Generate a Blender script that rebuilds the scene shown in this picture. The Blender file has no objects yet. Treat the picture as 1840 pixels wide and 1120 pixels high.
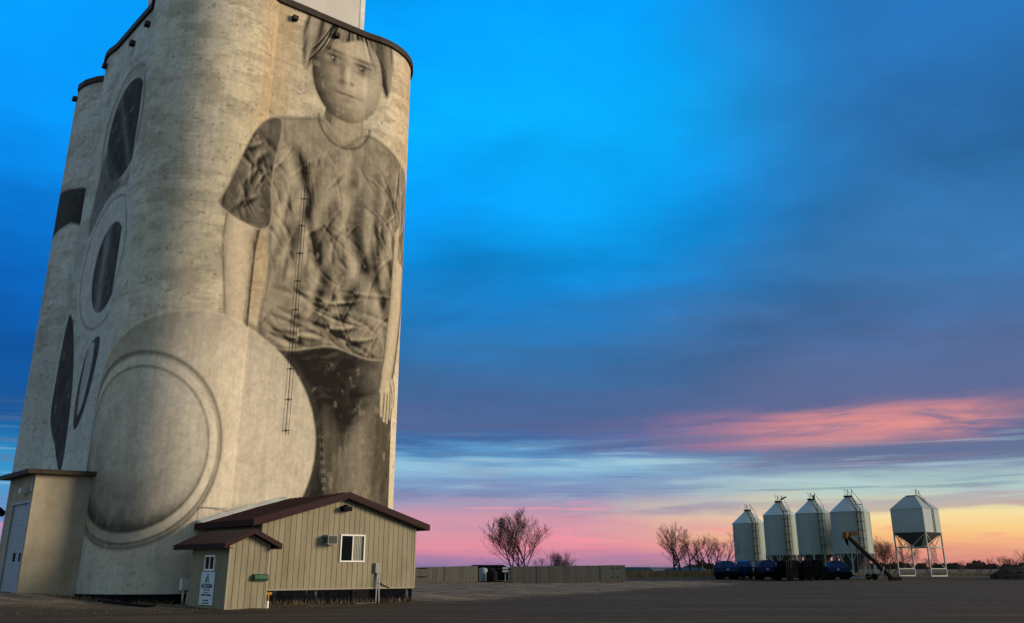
import bpy, bmesh, math, random
import numpy as np
from mathutils import Vector, Matrix

sc = bpy.context.scene
R = math.radians
# ---------------------------------------------------------------- camera
cd = bpy.data.cameras.new('camera'); cam = bpy.data.objects.new('camera', cd)
sc.collection.objects.link(cam)
cam.location = (0, 0, 1.6); cam.rotation_euler = (R(90 + 19.0758), 0, 0)
cd.sensor_width = 36; cd.lens = 36 * 1661.07 / 1840; cd.shift_y = -115 / 1840
cd.clip_start = .1; cd.clip_end = 20000
sc.camera = cam
# ---------------------------------------------------------------- colour management, sun
sc.view_settings.view_transform = 'Standard'; sc.view_settings.look = 'None'
sc.view_settings.exposure = 0; sc.view_settings.gamma = 1
SUN_AZ, SUN_EL = 93, 13
sd = bpy.data.lights.new('sun', 'SUN'); so = bpy.data.objects.new('sun', sd)
sc.collection.objects.link(so)
sd.energy = 4.5; sd.angle = R(22); sd.color = (1, .81, .57)
_sv = Vector((math.sin(R(SUN_AZ)) * math.cos(R(SUN_EL)), math.cos(R(SUN_AZ)) * math.cos(R(SUN_EL)), math.sin(R(SUN_EL))))
so.rotation_euler = _sv.to_track_quat('Z', 'Y').to_euler()


def lin(c):
    f = lambda v: v / 12.92 if v <= .04045 else ((v + .055) / 1.055) ** 2.4
    return tuple(f(x / 255) for x in c)


class NT:
    """small node-tree writer"""
    def __init__(s, nt): s.nt = nt
    def n(s, t, **kw):
        x = s.nt.nodes.new(t)
        for k, v in kw.items(): setattr(x, k, v)
        return x
    def l(s, a, b): s.nt.links.new(a, b)
    def put(s, sock, v):
        if hasattr(v, 'is_output'): s.l(v, sock)
        elif v is not None: sock.default_value = v
    def m(s, op, a, b=0, c=0):
        x = s.n('ShaderNodeMath', operation=op)
        s.put(x.inputs[0], a); s.put(x.inputs[1], b); s.put(x.inputs[2], c)
        return x.outputs[0]
    def vm(s, op, a, b=None):
        x = s.n('ShaderNodeVectorMath', operation=op)
        s.put(x.inputs[0], a)
        if b is not None: s.put(x.inputs[1], b)
        return x.outputs[0]
    def mr(s, v, a, b, c=0, d=1, smooth=True):
        x = s.n('ShaderNodeMapRange'); x.interpolation_type = 'SMOOTHSTEP' if smooth else 'LINEAR'
        s.put(x.inputs[0], v)
        for i, q in enumerate((a, b, c, d)): x.inputs[i + 1].default_value = q
        return x.outputs[0]
    def xyz(s, x=0, y=0, z=0):
        c = s.n('ShaderNodeCombineXYZ')
        for i, v in enumerate((x, y, z)): s.put(c.inputs[i], v)
        return c.outputs[0]
    def noise(s, vec, scale=1, detail=4, rough=.55, dist=0):
        x = s.n('ShaderNodeTexNoise'); s.put(x.inputs['Vector'], vec)
        x.inputs['Scale'].default_value = scale; x.inputs['Detail'].default_value = detail
        x.inputs['Roughness'].default_value = rough; x.inputs['Distortion'].default_value = dist
        return x.outputs[0]
    def mix(s, f, a, b, mode='MIX'):
        x = s.n('ShaderNodeMix', data_type='RGBA', blend_type=mode)
        s.put(x.inputs[0], f)
        for i, v in ((6, a), (7, b)):
            if isinstance(v, tuple): v = v + (1,) if len(v) == 3 else v
            s.put(x.inputs[i], v)
        return x.outputs[2]
    def ramp(s, v, stops):
        x = s.n('ShaderNodeValToRGB'); e = x.color_ramp.elements
        while len(e) < len(stops): e.new(.5)
        for i, (p, c) in enumerate(stops):
            e[i].position = p; e[i].color = tuple(c) + (1,)
        s.put(x.inputs[0], v)
        return x.outputs[0]


# ---------------------------------------------------------------- world: dusk sky with lit cloud bands
wd = bpy.data.worlds.new('World'); sc.world = wd; wd.use_nodes = True
wd.node_tree.nodes.clear(); N = NT(wd.node_tree)
tc = N.n('ShaderNodeTexCoord'); dirv = N.vm('NORMALIZE', tc.outputs['Generated'])
sp = N.n('ShaderNodeSeparateXYZ'); N.l(dirv, sp.inputs[0])
DX, DY, DZ = sp.outputs
az = N.m('MULTIPLY', N.m('ARCTAN2', DX, DY), 180 / math.pi)
el = N.m('MULTIPLY', N.m('ARCSINE', DZ), 180 / math.pi)
elp = N.m('MAXIMUM', el, 0)
den = N.m('ADD', N.m('MAXIMUM', DZ, 0), .13)
plane = N.xyz(N.m('DIVIDE', DX, den), N.m('DIVIDE', DY, den), 0)
nA = N.noise(plane, 1.1, 5, .5, .6)                     # broad cloud masses
nB = N.noise(N.xyz(N.m('MULTIPLY', az, .07), N.m('MULTIPLY', el, .75), 3.1), 1, 5, .55, .5)   # long low streaks
nC = N.noise(N.xyz(N.m('MULTIPLY', az, .16), N.m('MULTIPLY', el, 1.6), 9.3), 1, 4, .6, .4)
nD = N.noise(N.xyz(N.m('MULTIPLY', az, .045), N.m('MULTIPLY', el, .11), 5.7), 1, 4, .5, .4)
wB = N.m('MULTIPLY', N.m('SUBTRACT', nB, .5), N.mr(el, 0, 9, .9, 3.0))
wC = N.m('MULTIPLY', N.m('SUBTRACT', nC, .5), N.mr(el, 0, 9, .9, 1.6))
wD = N.m('MULTIPLY', N.m('SUBTRACT', nD, .5), N.mr(el, 8, 22, 0, 9))
ew = N.m('MAXIMUM', N.m('ADD', N.m('ADD', elp, wB), N.m('ADD', wC, wD)), 0)
fac = N.m('POWER', N.m('DIVIDE', ew, 40), .5)           # finer steps near the horizon


def skyramp(rows): return N.ramp(fac, [((e / 40) ** .5, lin(c)) for e, c in rows])


mid = skyramp([(0, (132, 118, 160)), (.5, (178, 128, 165)), (1.2, (226, 142, 160)), (2.0, (214, 150, 168)), (2.7, (205, 150, 170)),
               (3.4, (165, 152, 182)), (4.2, (128, 143, 184)), (5.0, (122, 160, 200)), (5.8, (146, 194, 220)), (6.5, (92, 152, 200)),
               (7.3, (60, 106, 163)), (8.2, (80, 100, 148)), (10, (66, 104, 154)), (12, (52, 110, 166)),
               (15, (30, 122, 192)), (18, (6, 136, 217)), (22, (0, 156, 246)), (27, (0, 172, 255)), (33, (0, 164, 255)), (40, (0, 140, 232))])
rgt = skyramp([(0, (186, 128, 125)), (.6, (222, 146, 130)), (1.3, (244, 182, 130)), (2.0, (248, 206, 138)), (2.7, (246, 224, 164)),
               (3.4, (214, 206, 172)), (4.1, (178, 204, 198)), (4.7, (158, 184, 192)), (5.4, (122, 140, 168)), (6.0, (98, 114, 150)),
               (7.2, (98, 106, 148)), (9, (94, 104, 146)), (11, (84, 104, 148)), (13, (72, 106, 156)), (16, (56, 114, 170)),
               (20, (48, 114, 174)), (25, (44, 113, 178)), (30, (38, 115, 186)), (36, (24, 122, 204)), (40, (10, 124, 216))])
lft = skyramp([(0, (150, 120, 160)), (2, (120, 140, 190)), (4.5, (60, 150, 205)), (5.5, (40, 140, 198)), (6.5, (24, 112, 176)),
               (8, (12, 84, 150)), (12, (2, 82, 158)), (15, (0, 98, 186)), (19, (0, 122, 218)), (24, (0, 152, 252)), (30, (0, 158, 255)), (40, (0, 135, 230))])
azw = N.m('ADD', az, N.m('MULTIPLY', N.m('SUBTRACT', nA, .5), 16))
azw = N.m('ADD', azw, N.mr(el, 10, 22, 0, -4.5))
fR = N.mr(azw, 3, 19); fL = N.mr(az, -8, -20)
sky = N.mix(fR, mid, rgt); sky = N.mix(fL, sky, lft)
# bright rent in the cloud, dark bank to its right
glow = N.m('MULTIPLY', N.mr(N.m('ABSOLUTE', N.m('SUBTRACT', az, N.m('ADD', 5, N.m('MULTIPLY', N.m('SUBTRACT', nA, .5), 14)))), 0, 13, 1, 0),
           N.mr(N.m('ABSOLUTE', N.m('SUBTRACT', el, 24)), 1, 9, 1, 0))
sky = N.mix(N.m('MULTIPLY', glow, .55), sky, lin((6, 176, 255)))
# pink lit band of cloud
nP = N.noise(N.xyz(N.m('MULTIPLY', az, .11), N.m('MULTIPLY', N.m('SUBTRACT', el, N.m('MULTIPLY', az, .02)), .85), 21.7), 1, 6, .6, .8)
cen = N.m('ADD', N.m('SUBTRACT', el, N.m('MULTIPLY', N.m('SUBTRACT', az, 18), .03)), N.m('MULTIPLY', N.m('SUBTRACT', nB, .5), 2.0))
pk = N.m('MULTIPLY', N.mr(N.m('ABSOLUTE', N.m('SUBTRACT', cen, 7.7)), .1, 1.7, 1, 0), N.m('MULTIPLY', N.mr(az, -2, 20), N.mr(az, 25, 29, 1, .3)))
pk = N.m('MULTIPLY', pk, N.mr(nP, .36, .60, .05, 1))
sky = N.mix(N.m('MULTIPLY', pk, .8), sky, N.mix(N.mr(az, 6, 21), lin((150, 112, 152)), lin((240, 150, 140))))
pk2 = N.m('MULTIPLY', N.mr(nC, .52, .7), N.m('MULTIPLY', N.mr(el, .8, 1.6), N.mr(el, 4.4, 3.0)))
sky = N.mix(N.m('MULTIPLY', pk2, .7), sky, N.mix(N.mr(az, 5, 18), lin((255, 150, 165)), lin((246, 158, 138))))
grey = N.m('MULTIPLY', N.mr(nB, .52, .66), N.m('MULTIPLY', N.mr(el, 1.8, 2.8), N.mr(el, 6.5, 4.5)))
sky = N.mix(N.m('MULTIPLY', grey, .55), sky, N.mix(N.mr(az, 2, 20), lin((135, 128, 165)), lin((172, 150, 165))))
nS = N.noise(N.xyz(N.m('MULTIPLY', az, .06), N.m('MULTIPLY', el, 1.5), 41.3), 1, 6, .62, .7)
ps_ = N.m('MULTIPLY', N.mr(nS, .50, .68), N.m('MULTIPLY', N.mr(el, 3.2, 4.4), N.mr(el, 8.2, 6.0)))
sky = N.mix(N.m('MULTIPLY', ps_, .5), sky, lin((182, 212, 222)))
ds_ = N.m('MULTIPLY', N.mr(nS, .47, .34), N.m('MULTIPLY', N.mr(el, 2.6, 4.0), N.mr(el, 9.5, 7.0)))
sky = N.mix(N.m('MULTIPLY', ds_, .5), sky, lin((92, 112, 150)))
# soft brightness of the cloud deck higher up
amt = N.mr(el, 6, 16, 0, 1)
nE = N.noise(N.vm('MULTIPLY', plane, (1.5, 1.7, 1)), 1.5, 6, .55, .35)
gain = N.m('ADD', 1, N.m('MULTIPLY', N.m('ADD', N.m('MULTIPLY', N.m('SUBTRACT', nA, .5), 1.15), N.m('MULTIPLY', N.m('SUBTRACT', nE, .5), .8)), N.m('MULTIPLY', amt, .85)))
sky = N.vm('SCALE', sky); sky.node.inputs['Scale'].default_value = 1; N.l(gain, sky.node.inputs['Scale'])
# rest of the sky, behind the photographer and overhead: unseen, coloured as fill light
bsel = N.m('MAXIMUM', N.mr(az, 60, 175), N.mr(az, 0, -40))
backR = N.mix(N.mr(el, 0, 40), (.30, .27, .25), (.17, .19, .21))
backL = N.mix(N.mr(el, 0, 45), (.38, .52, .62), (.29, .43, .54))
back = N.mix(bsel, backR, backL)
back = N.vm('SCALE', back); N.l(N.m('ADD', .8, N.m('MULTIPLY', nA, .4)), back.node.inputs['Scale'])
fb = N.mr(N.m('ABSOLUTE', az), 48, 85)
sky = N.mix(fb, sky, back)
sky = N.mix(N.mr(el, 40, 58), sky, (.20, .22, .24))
skt = N.n('ShaderNodeTexSky'); skt.sky_type = 'NISHITA'; skt.sun_disc = False
skt.sun_elevation = R(2); skt.sun_rotation = R(SUN_AZ)
sky = N.mix(.004, sky, skt.outputs[0])
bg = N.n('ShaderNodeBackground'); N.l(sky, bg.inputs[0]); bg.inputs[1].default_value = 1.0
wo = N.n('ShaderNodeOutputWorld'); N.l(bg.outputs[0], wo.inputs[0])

# ---------------------------------------------------------------- helpers
F_, TH = 1661.07, 0.332936
def S(px, py):
    x = (px - 920) / F_; y = (445 - py) / F_
    fw = math.cos(TH) - y * math.sin(TH)
    return x / fw, (math.sin(TH) + y * math.cos(TH)) / fw
def at(px, py, Y):                      # world point seen at that place of the photo, Y metres ahead
    a, b = S(px, py); return Vector((a * Y, Y, 1.6 + b * Y))
AG = R(41); DV = Vector((math.cos(AG), math.sin(AG), 0)); NV = Vector((-math.sin(AG), math.cos(AG), 0))
def W(d, n, z=0): return DV * d + NV * n + Vector((0, 0, z))
def sstep(a, b, v):
    t = np.clip((np.asarray(v, float) - a) / (b - a), 0, 1); return t * t * (3 - 2 * t)
def hgt(x, y):                          # height of the ground
    x = np.asarray(x, float); y = np.asarray(y, float)
    d = x * DV.x + y * DV.y; n = x * NV.x + y * NV.y
    h = .46 * (1 - sstep(12.0, 15.8, d)) * sstep(36, 46, n) * (1 - sstep(60, 90, n))
    h = h + .42 * sstep(114, 131, y) * sstep(-10, 20, x)
    h = h - 2.2 * sstep(142, 158, y) * (1 - sstep(300, 420, y)) * sstep(-30, 6, x) * (1 - sstep(40, 50, x))
    h = h + .05 * np.sin(x * .31 + 1.3) * np.sin(y * .23) * sstep(30, 60, y)
    return h
def G(x, y): return Vector((x, y, float(hgt(x, y))))
def gp(px, Y):                          # ground point under a photo column
    x = (px - 920) / F_ * 0 + S(px, 1020)[0] * Y
    return G(x, Y)


class MB:
    def __init__(s): s.v = []; s.f = []; s.sm = []
    def add(s, vs, fs, sm=False):
        o = len(s.v); s.v += [tuple(v) for v in vs]; s.f += [tuple(i + o for i in f) for f in fs]; s.sm += [sm] * len(fs); return s
    def box(s, x0, x1, y0, y1, z0, z1, M=None):
        vs = [Vector((x, y, z)) for z in (z0, z1) for y in (y0, y1) for x in (x0, x1)]
        if M: vs = [M @ v for v in vs]
        return s.add(vs, [(0, 2, 3, 1), (4, 5, 7, 6), (0, 1, 5, 4), (1, 3, 7, 5), (3, 2, 6, 7), (2, 0, 4, 6)])
    def bar(s, p, q, w=.1, h=None):
        p = Vector(p); q = Vector(q); t = (q - p); L = t.length; h = h or w
        M = Matrix.Translation(p) @ t.to_track_quat('Z', 'Y').to_matrix().to_4x4()
        return s.box(-w / 2, w / 2, -h / 2, h / 2, 0, L, M)
    def tube(s, pts, rad, n=8, cap=True, sm=True):
        pts = [Vector(p) for p in pts]; k = len(pts)
        rad = rad if isinstance(rad, (list, tuple)) else [rad] * k
        vs = []; fs = []
        for i, p in enumerate(pts):
            t = (pts[min(i + 1, k - 1)] - pts[max(i - 1, 0)]).normalized()
            u = t.cross(Vector((.3, .2, 1) if abs(t.z) < .9 else (1, .1, 0))).normalized(); w = t.cross(u)
            for j in range(n):
                a = 2 * math.pi * j / n; vs.append(p + (u * math.cos(a) + w * math.sin(a)) * rad[i])
        for i in range(k - 1):
            for j in range(n):
                a, b = i * n + j, i * n + (j + 1) % n
                fs.append((a, b, b + n, a + n))
        if cap: fs += [tuple(range(n))[::-1], tuple(range((k - 1) * n, k * n))]
        return s.add(vs, fs, sm)
    def lathe(s, prof, n=32, c=(0, 0), sm=True):
        vs = []; fs = []; k = len(prof)
        for r, z in prof:
            for j in range(n):
                a = 2 * math.pi * j / n; vs.append((c[0] + r * math.cos(a), c[1] + r * math.sin(a), z))
        for i in range(k - 1):
            for j in range(n):
                a, b = i * n + j, i * n + (j + 1) % n
                fs.append((a, b, b + n, a + n))
        return s.add(vs, fs, sm)
    def prism(s, poly, ax, a, b):       # polygon in two axes, swept along the third
        k = len(poly); vs = []
        for t in (a, b):
            for u, w in poly:
                vs.append((t, u, w) if ax == 0 else (u, t, w) if ax == 1 else (u, w, t))
        fs = [tuple(range(k))[::-1], tuple(range(k, 2 * k))] + [(i, (i + 1) % k, k + (i + 1) % k, k + i) for i in range(k)]
        return s.add(vs, fs)
    def build(s, name, mat, parent=None, fix=True):
        me = bpy.data.meshes.new(name); me.from_pydata(s.v, [], s.f)
        me.polygons.foreach_set('use_smooth', s.sm)
        if fix and len(s.f) < 60000:
            bm = bmesh.new(); bm.from_mesh(me); bmesh.ops.recalc_face_normals(bm, faces=bm.faces); bm.to_mesh(me); bm.free()
        me.materials.append(mat)
        if any(s.sm):
            try: me.set_sharp_from_angle(angle=R(35))
            except Exception: pass
        o = bpy.data.objects.new(name, me); sc.collection.objects.link(o)
        if parent: o.parent = parent
        return o


def empty(name, loc=(0, 0, 0), rz=0):
    o = bpy.data.objects.new(name, None); sc.collection.objects.link(o)
    o.location = loc; o.rotation_euler = (0, 0, rz); o.empty_display_size = .5
    return o
def tag(o, label=None, cat=None, group=None, kind=None):
    if label: o['label'] = label
    if cat: o['category'] = cat
    if group: o['group'] = group
    if kind: o['kind'] = kind
    return o
def copy_tree(o, parent=None):
    c = o.copy(); sc.collection.objects.link(c)
    if parent: c.parent = parent
    for ch in list(o.children): copy_tree(ch, c)
    return c


def mat(name, col, rough=.8, var=.25, scale=3, metal=0, stretch=(1, 1, 1), dirt=None, bump=0, spec=.12, thr=(.5, .68)):
    m = bpy.data.materials.new(name); m.use_nodes = True; n = NT(m.node_tree)
    b = m.node_tree.nodes['Principled BSDF']
    b.inputs['Roughness'].default_value = rough; b.inputs['Metallic'].default_value = metal
    b.inputs['Specular IOR Level'].default_value = spec
    t = n.n('ShaderNodeTexCoord'); v = n.vm('MULTIPLY', t.outputs['Object'], stretch)
    a = n.noise(v, scale, 6, .65)
    lo = tuple(c * (1 - var) for c in col); hi = tuple(min(1, c * (1 + var)) for c in col)
    c = n.mix(n.mr(a, .3, .7), lo, hi)
    if dirt:
        dcol, amount = dirt
        q = n.noise(n.vm('MULTIPLY', t.outputs['Object'], (1.3, 1.3, .5)), scale * .37 + .3, 6, .7)
        c = n.mix(n.m('MULTIPLY', n.mr(q, *thr), amount), c, dcol)
    n.l(c, b.inputs['Base Color'])
    if bump:
        bp = n.n('ShaderNodeBump'); bp.inputs['Strength'].default_value = bump; bp.inputs['Distance'].default_value = .05
        n.l(n.noise(t.outputs['Object'], scale * 4, 6, .7), bp.inputs['Height']); n.l(bp.outputs[0], b.inputs['Normal'])
    return m


M_siding = mat('tan_siding', (.235, .21, .145), .6, .10, 1.2, dirt=((.15, .125, .085), .55), stretch=(2, 2, .35), thr=(.46, .7))
M_sidegap = mat('siding_seam', (.07, .06, .04), .8, .1)
M_trim = mat('tan_trim', (.27, .245, .18), .55, .05)
M_maroon = mat('maroon_metal', (.024, .008, .011), .65, .15, 2, dirt=((.034, .014, .016), .3), spec=.12)
M_tar = mat('tarred_foundation', (.006, .007, .011), .9, .4, 4, dirt=((.13, .13, .13), .8), bump=.3, spec=0, thr=(.60, .68))
M_white = mat('white_vinyl', (.72, .72, .70), .4, .04)
M_whpaint = mat('white_weathered', (.62, .62, .58), .6, .1, 2, dirt=((.35, .33, .29), .5))
M_glass = mat('dark_glass', (.005, .006, .008), .03, .1, spec=.04)
M_curtain = mat('curtain', (.32, .32, .28), .9, .3, 9, stretch=(4, 4, .05))
M_black = mat('black_metal', (.007, .007, .008), .7, .2, spec=.04)
M_grey = mat('grey_metal', (.22, .23, .22), .5, .1)
M_galv = mat('galvanised', (.42, .43, .43), .4, .1, metal=.5)
M_dkgrey = mat('dark_grille', (.05, .055, .055), .7, .2, 20, stretch=(1, 1, 4))
M_green = mat('green_box', (.03, .09, .055), .5, .15)
M_yellow = mat('yellow_paint', (.35, .17, .02), .6, .2)
M_door = mat('blue_door', (.27, .32, .38), .5, .08, 1.5)
M_conc = mat('yard_concrete', (.102, .100, .092), .9, .18, 1.2, stretch=(3, 3, .25), dirt=((.12, .11, .095), .6), bump=.2)
M_shed = mat('shed_stucco', (.30, .265, .20), .9, .14, .9, dirt=((.24, .17, .10), .6), bump=.3)
M_rim = mat('rim_metal', (.035, .026, .02), .6, .25)
M_head = mat('headhouse_paint', (.50, .47, .44), .7, .05, .6, dirt=((.40, .36, .31), .5))
M_binwall = mat('bin_white', (.225, .275, .265), .45, .06, .5, dirt=((.30, .32, .31), .4), stretch=(1, 1, .2))
M_binroof = mat('bin_roof', (.34, .42, .45), .4, .06, .8)
M_binleg = mat('bin_leg', (.24, .27, .27), .5, .1)
M_sqwall = mat('square_bin_paint', (.25, .30, .32), .45, .06, .5, dirt=((.22, .27, .30), .4))
M_binhop = mat('bin_hopper', (.06, .07, .07), .6, .15)
M_ladder = mat('ladder_steel', (.012, .014, .016), .6, .2)
M_ladderg = mat('ladder_green', (.008, .075, .04), .6, .2)
M_blue = mat('wagon_blue', (.004, .022, .085), .5, .3, 2, dirt=((.012, .02, .04), .7))
M_bluel = mat('wagon_blue_lid', (.006, .036, .12), .4, .2, 2)
M_navy = mat('wagon_navy', (.002, .003, .006), .8, .3, spec=.02)
M_tyre = mat('tyre', (.004, .004, .0045), .95, .2, spec=.02)
M_rust = mat('rusty_tube', (.022, .014, .009), .8, .35, 3)
M_aughead = mat('auger_head', (.16, .07, .012), .6, .2)
M_bark = mat('bark', (.045, .035, .03), .95, .3, 3)
M_twig = mat('twig', (.065, .045, .04), .95, .2, 3)
M_weed = mat('dry_weed', (.13, .10, .06), .95, .35, 2)
M_hay = mat('brush', (.05, .04, .03), .95, .4, 3, bump=.5)
M_farroof = mat('green_roof', (.02, .05, .045), .5, .1)
M_farblue = mat('blue_roof', (.025, .07, .13), .5, .1)
M_farpale = mat('pale_roof', (.20, .25, .28), .5, .1)
M_tanwall = mat('tan_wall', (.24, .18, .10), .8, .1)
M_stone = mat('stone', (.10, .09, .075), .95, .35, 6)
M_signw = mat('sign_face', (.50, .58, .66), .5, .03)
M_signk = mat('sign_navy', (.01, .015, .04), .6, .05)
M_signg = mat('sign_green', (.01, .12, .07), .6, .05)
M_signl = mat('sign_lightgreen', (.16, .36, .22), .6, .05)


# ---------------------------------------------------------------- ground
def grid_mesh(name, xs, ys, zoff, m, mask=None):
    X, Y = np.meshgrid(xs, ys); Z = hgt(X, Y) + (zoff(X, Y) if callable(zoff) else zoff)
    nx, ny = len(xs), len(ys)
    V = np.stack([X, Y, Z], -1).reshape(-1, 3)
    i = np.arange(nx * ny).reshape(ny, nx)
    Fq = np.stack([i[:-1, :-1], i[:-1, 1:], i[1:, 1:], i[1:, :-1]], -1).reshape(-1, 4)
    if mask is not None:
        cx = (X[:-1, :-1] + X[1:, 1:]) / 2; cy = (Y[:-1, :-1] + Y[1:, 1:]) / 2
        Fq = Fq[mask(cx, cy).reshape(-1)]
        use = np.unique(Fq); mp = np.full(nx * ny, -1); mp[use] = np.arange(len(use)); V = V[use]; Fq = mp[Fq]
    me = bpy.data.meshes.new(name); me.from_pydata(V.tolist(), [], Fq.tolist())
    me.polygons.foreach_set('use_smooth', [True] * len(me.polygons)); me.materials.append(m)
    o = bpy.data.objects.new(name, me); sc.collection.objects.link(o); return o


def ground_mat(name, ca, cb, cspeck, fine, big, bump, speck=(.62, .72), edge=None):
    m = bpy.data.materials.new(name); m.use_nodes = True; n = NT(m.node_tree); b = m.node_tree.nodes['Principled BSDF']
    b.inputs['Roughness'].default_value = .95; b.inputs['Specular IOR Level'].default_value = .15
    t = n.n('ShaderNodeNewGeometry'); P = t.outputs['Position']
    A = n.noise(n.vm('MULTIPLY', P, (.22, 1.1, 1)), big * 2.2, 8, .7); B = n.noise(P, fine, 4, .7); C = n.noise(P, fine * .22, 5, .65)
    c = n.mix(n.mr(A, .35, .65), ca, cb)
    c = n.mix(n.m('MULTIPLY', n.mr(C, .45, .62), .5), c, tuple(x * .55 for x in ca))
    D = n.noise(n.vm('MULTIPLY', P, (.12, .9, 1)), .9, 5, .65); c = n.mix(n.m('MULTIPLY', n.mr(D, .52, .66), .55), c, tuple(x * 1.75 for x in cb))
    c = n.mix(n.m('MULTIPLY', n.mr(D, .46, .34), .5), c, tuple(x * .6 for x in ca))
    sx_ = n.n('ShaderNodeSeparateXYZ'); n.l(P, sx_.inputs[0])
    tw_ = n.m('ADD', sx_.outputs[1], n.m('ADD', n.m('MULTIPLY', n.noise(n.xyz(n.m('MULTIPLY', sx_.outputs[0], .035), 0, 2.2), 1, 2), 26), n.m('MULTIPLY', sx_.outputs[0], .12)))
    fr_ = n.m('FRACT', n.m('DIVIDE', tw_, 7.3)); fr2 = n.m('FRACT', n.m('DIVIDE', tw_, 11.9))
    tk_ = n.m('MAXIMUM', n.mr(n.m('ABSOLUTE', n.m('SUBTRACT', fr_, .3)), .015, .05, 1, 0), n.m('MAXIMUM', n.mr(n.m('ABSOLUTE', n.m('SUBTRACT', fr_, .56)), .015, .05, 1, 0), n.mr(n.m('ABSOLUTE', n.m('SUBTRACT', fr2, .5)), .01, .05, 1, 0)))
    c = n.mix(n.m('MULTIPLY', tk_, n.mr(C, .35, .6, .1, .6)), c, tuple(x * 1.9 for x in cb))
    if edge:
        at2 = n.n('ShaderNodeAttribute', attribute_name='spread'); c = n.mix(n.mr(n.m('ADD', at2.outputs['Fac'], n.m('MULTIPLY', n.m('SUBTRACT', C, .5), .9)), .15, .85), n.mix(n.mr(D, .4, .6), edge[0], edge[1]), c)
    c = n.mix(n.mr(B, *speck), c, cspeck)
    c = n.mix(n.m('MULTIPLY', n.mr(B, .42, .3), .7), c, tuple(x * .4 for x in ca))
    n.l(c, b.inputs['Base Color'])
    bp = n.n('ShaderNodeBump'); bp.inputs['Strength'].default_value = bump; bp.inputs['Distance'].default_value = .06
    n.l(n.m('ADD', B, n.m('MULTIPLY', C, 1.5)), bp.inputs['Height']); n.l(bp.outputs[0], b.inputs['Normal'])
    return m


M_road = ground_mat('packed_road', (.035, .0275, .018), (.050, .039, .025), (.12, .10, .072), 9, .12, .6)
M_gravel = ground_mat('loose_gravel', (.108, .085, .06), (.16, .127, .09), (.42, .37, .31), 9, .3, .9, edge=((.040, .031, .020), (.055, .042, .027)))
M_field = ground_mat('dead_grass', (.06, .052, .034), (.09, .075, .05), (.13, .11, .075), 5, .05, .8)
xs = np.concatenate([[-4000, -1500, -600, -250, -120], np.arange(-80, 90, 2.), [95, 110, 140, 200, 300, 600, 1500, 4000]])
ys = np.concatenate([[-60, -20], np.arange(0, 180, 2.), np.arange(180, 460, 10.), [600, 1000, 2000, 4000, 9000]])
g = grid_mesh('ground', xs, ys, 0, M_field); tag(g, kind='structure')


def edge_line(x): return np.interp(x, [-60, -30, -12.5, -7, -2, 1, 6, 12, 20, 30], [24, 27, 35.5, 40.5, 45, 50, 60, 72, 84, 100])
def wob(x, y): return .9 * np.sin(x * .9 + .7 * np.sin(y * .5)) + .5 * np.sin(x * 2.3 + y * .4)
def in_yard(x, y):
    e = np.interp(x, [-60, 5, 14, 45, 60, 80, 140], [122, 122, 123, 126, 132, 140, 150]) + wob(x * .6, y)
    return (y < e) & (y > -55)
xs2 = np.arange(-70, 120, 1.); ys2 = np.arange(-50, 152, 1.)
road = grid_mesh('road', xs2, ys2, .008, M_road, in_yard); tag(road, kind='structure')


def in_gravel(x, y): return (y > edge_line(x) + .4 * wob(x, y)) & (y < 119 + wob(x, y) * .5) & (x < 27)
_rs = np.random.RandomState(4)
def gz(X, Y):
    b = edge_line(X)
    t = sstep(0, 5, Y - b)
    return .014 + t * (.05 + .05 * np.sin(X * 1.7 + 2 * np.sin(Y * .8)) * np.sin(Y * 1.3) + _rs.uniform(-.018, .018, X.shape)) * (Y < 118)
xs3 = np.arange(-45, 28, .35); ys3 = np.arange(24, 120, .35)
gv = grid_mesh('gravel', xs3, ys3, gz, M_gravel, in_gravel)
_co = np.zeros(len(gv.data.vertices) * 3); gv.data.vertices.foreach_get('co', _co); _co = _co.reshape(-1, 3)
_t = sstep(0, 9, _co[:, 1] - edge_line(_co[:, 0])) * (1 - sstep(108, 117, _co[:, 1])) * (1 - sstep(17, 26, _co[:, 0]))
gv.data.attributes.new('spread', 'FLOAT', 'POINT').data.foreach_set('value', _t.astype(np.float32)); tag(gv, kind='structure')

# ---------------------------------------------------------------- grain elevator with painted wall
H = 33.2
SR = 4.0
random.seed(3)
TW = empty('grain_elevator', W(14.9, 44.2, 0), AG)
tag(TW, 'tall pale concrete grain elevator with rounded silos and a sepia painted figure', 'grain elevator')
cF, cR, c2, c3 = (3.8, 3.8), (12.7, 4), (4, 12.9), (4, 19.0); SF = 4.05
REC = .12; off = math.sqrt(SR ** 2 - (SR - REC) ** 2)
def arc(c, a0, a1, step, rr=SR):
    k = max(2, int(abs(a1 - a0) * math.pi / 180 * rr / step))
    return [(c[0] + rr * math.cos(R(a0 + (a1 - a0) * i / k)), c[1] + rr * math.sin(R(a0 + (a1 - a0) * i / k))) for i in range(k + 1)]
def seg(p, q, step):
    L = math.hypot(q[0] - p[0], q[1] - p[1]); k = max(1, int(L / step))
    return [(p[0] + (q[0] - p[0]) * i / k, p[1] + (q[1] - p[1]) * i / k) for i in range(1, k)]
dth = math.degrees(math.asin(off / SR)); ia = math.degrees(math.asin((c3[1] - c2[1]) / 2 / SR))
ST = .055
A3 = arc(c3, 90, 180, .4)[:-1] + arc(c3, 180, 180 + ia, .12)
A2 = arc(c2, 180 - ia, 180 + dth, ST)[1:]
offF = math.sqrt(SF ** 2 - (3.8 - REC) ** 2); dF = math.degrees(math.asin(offF / SF)); AF = arc(cF, 180 - dF, 270 + dF, ST, SF); AR = arc(cR, 270 - dth, 360, ST)
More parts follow.
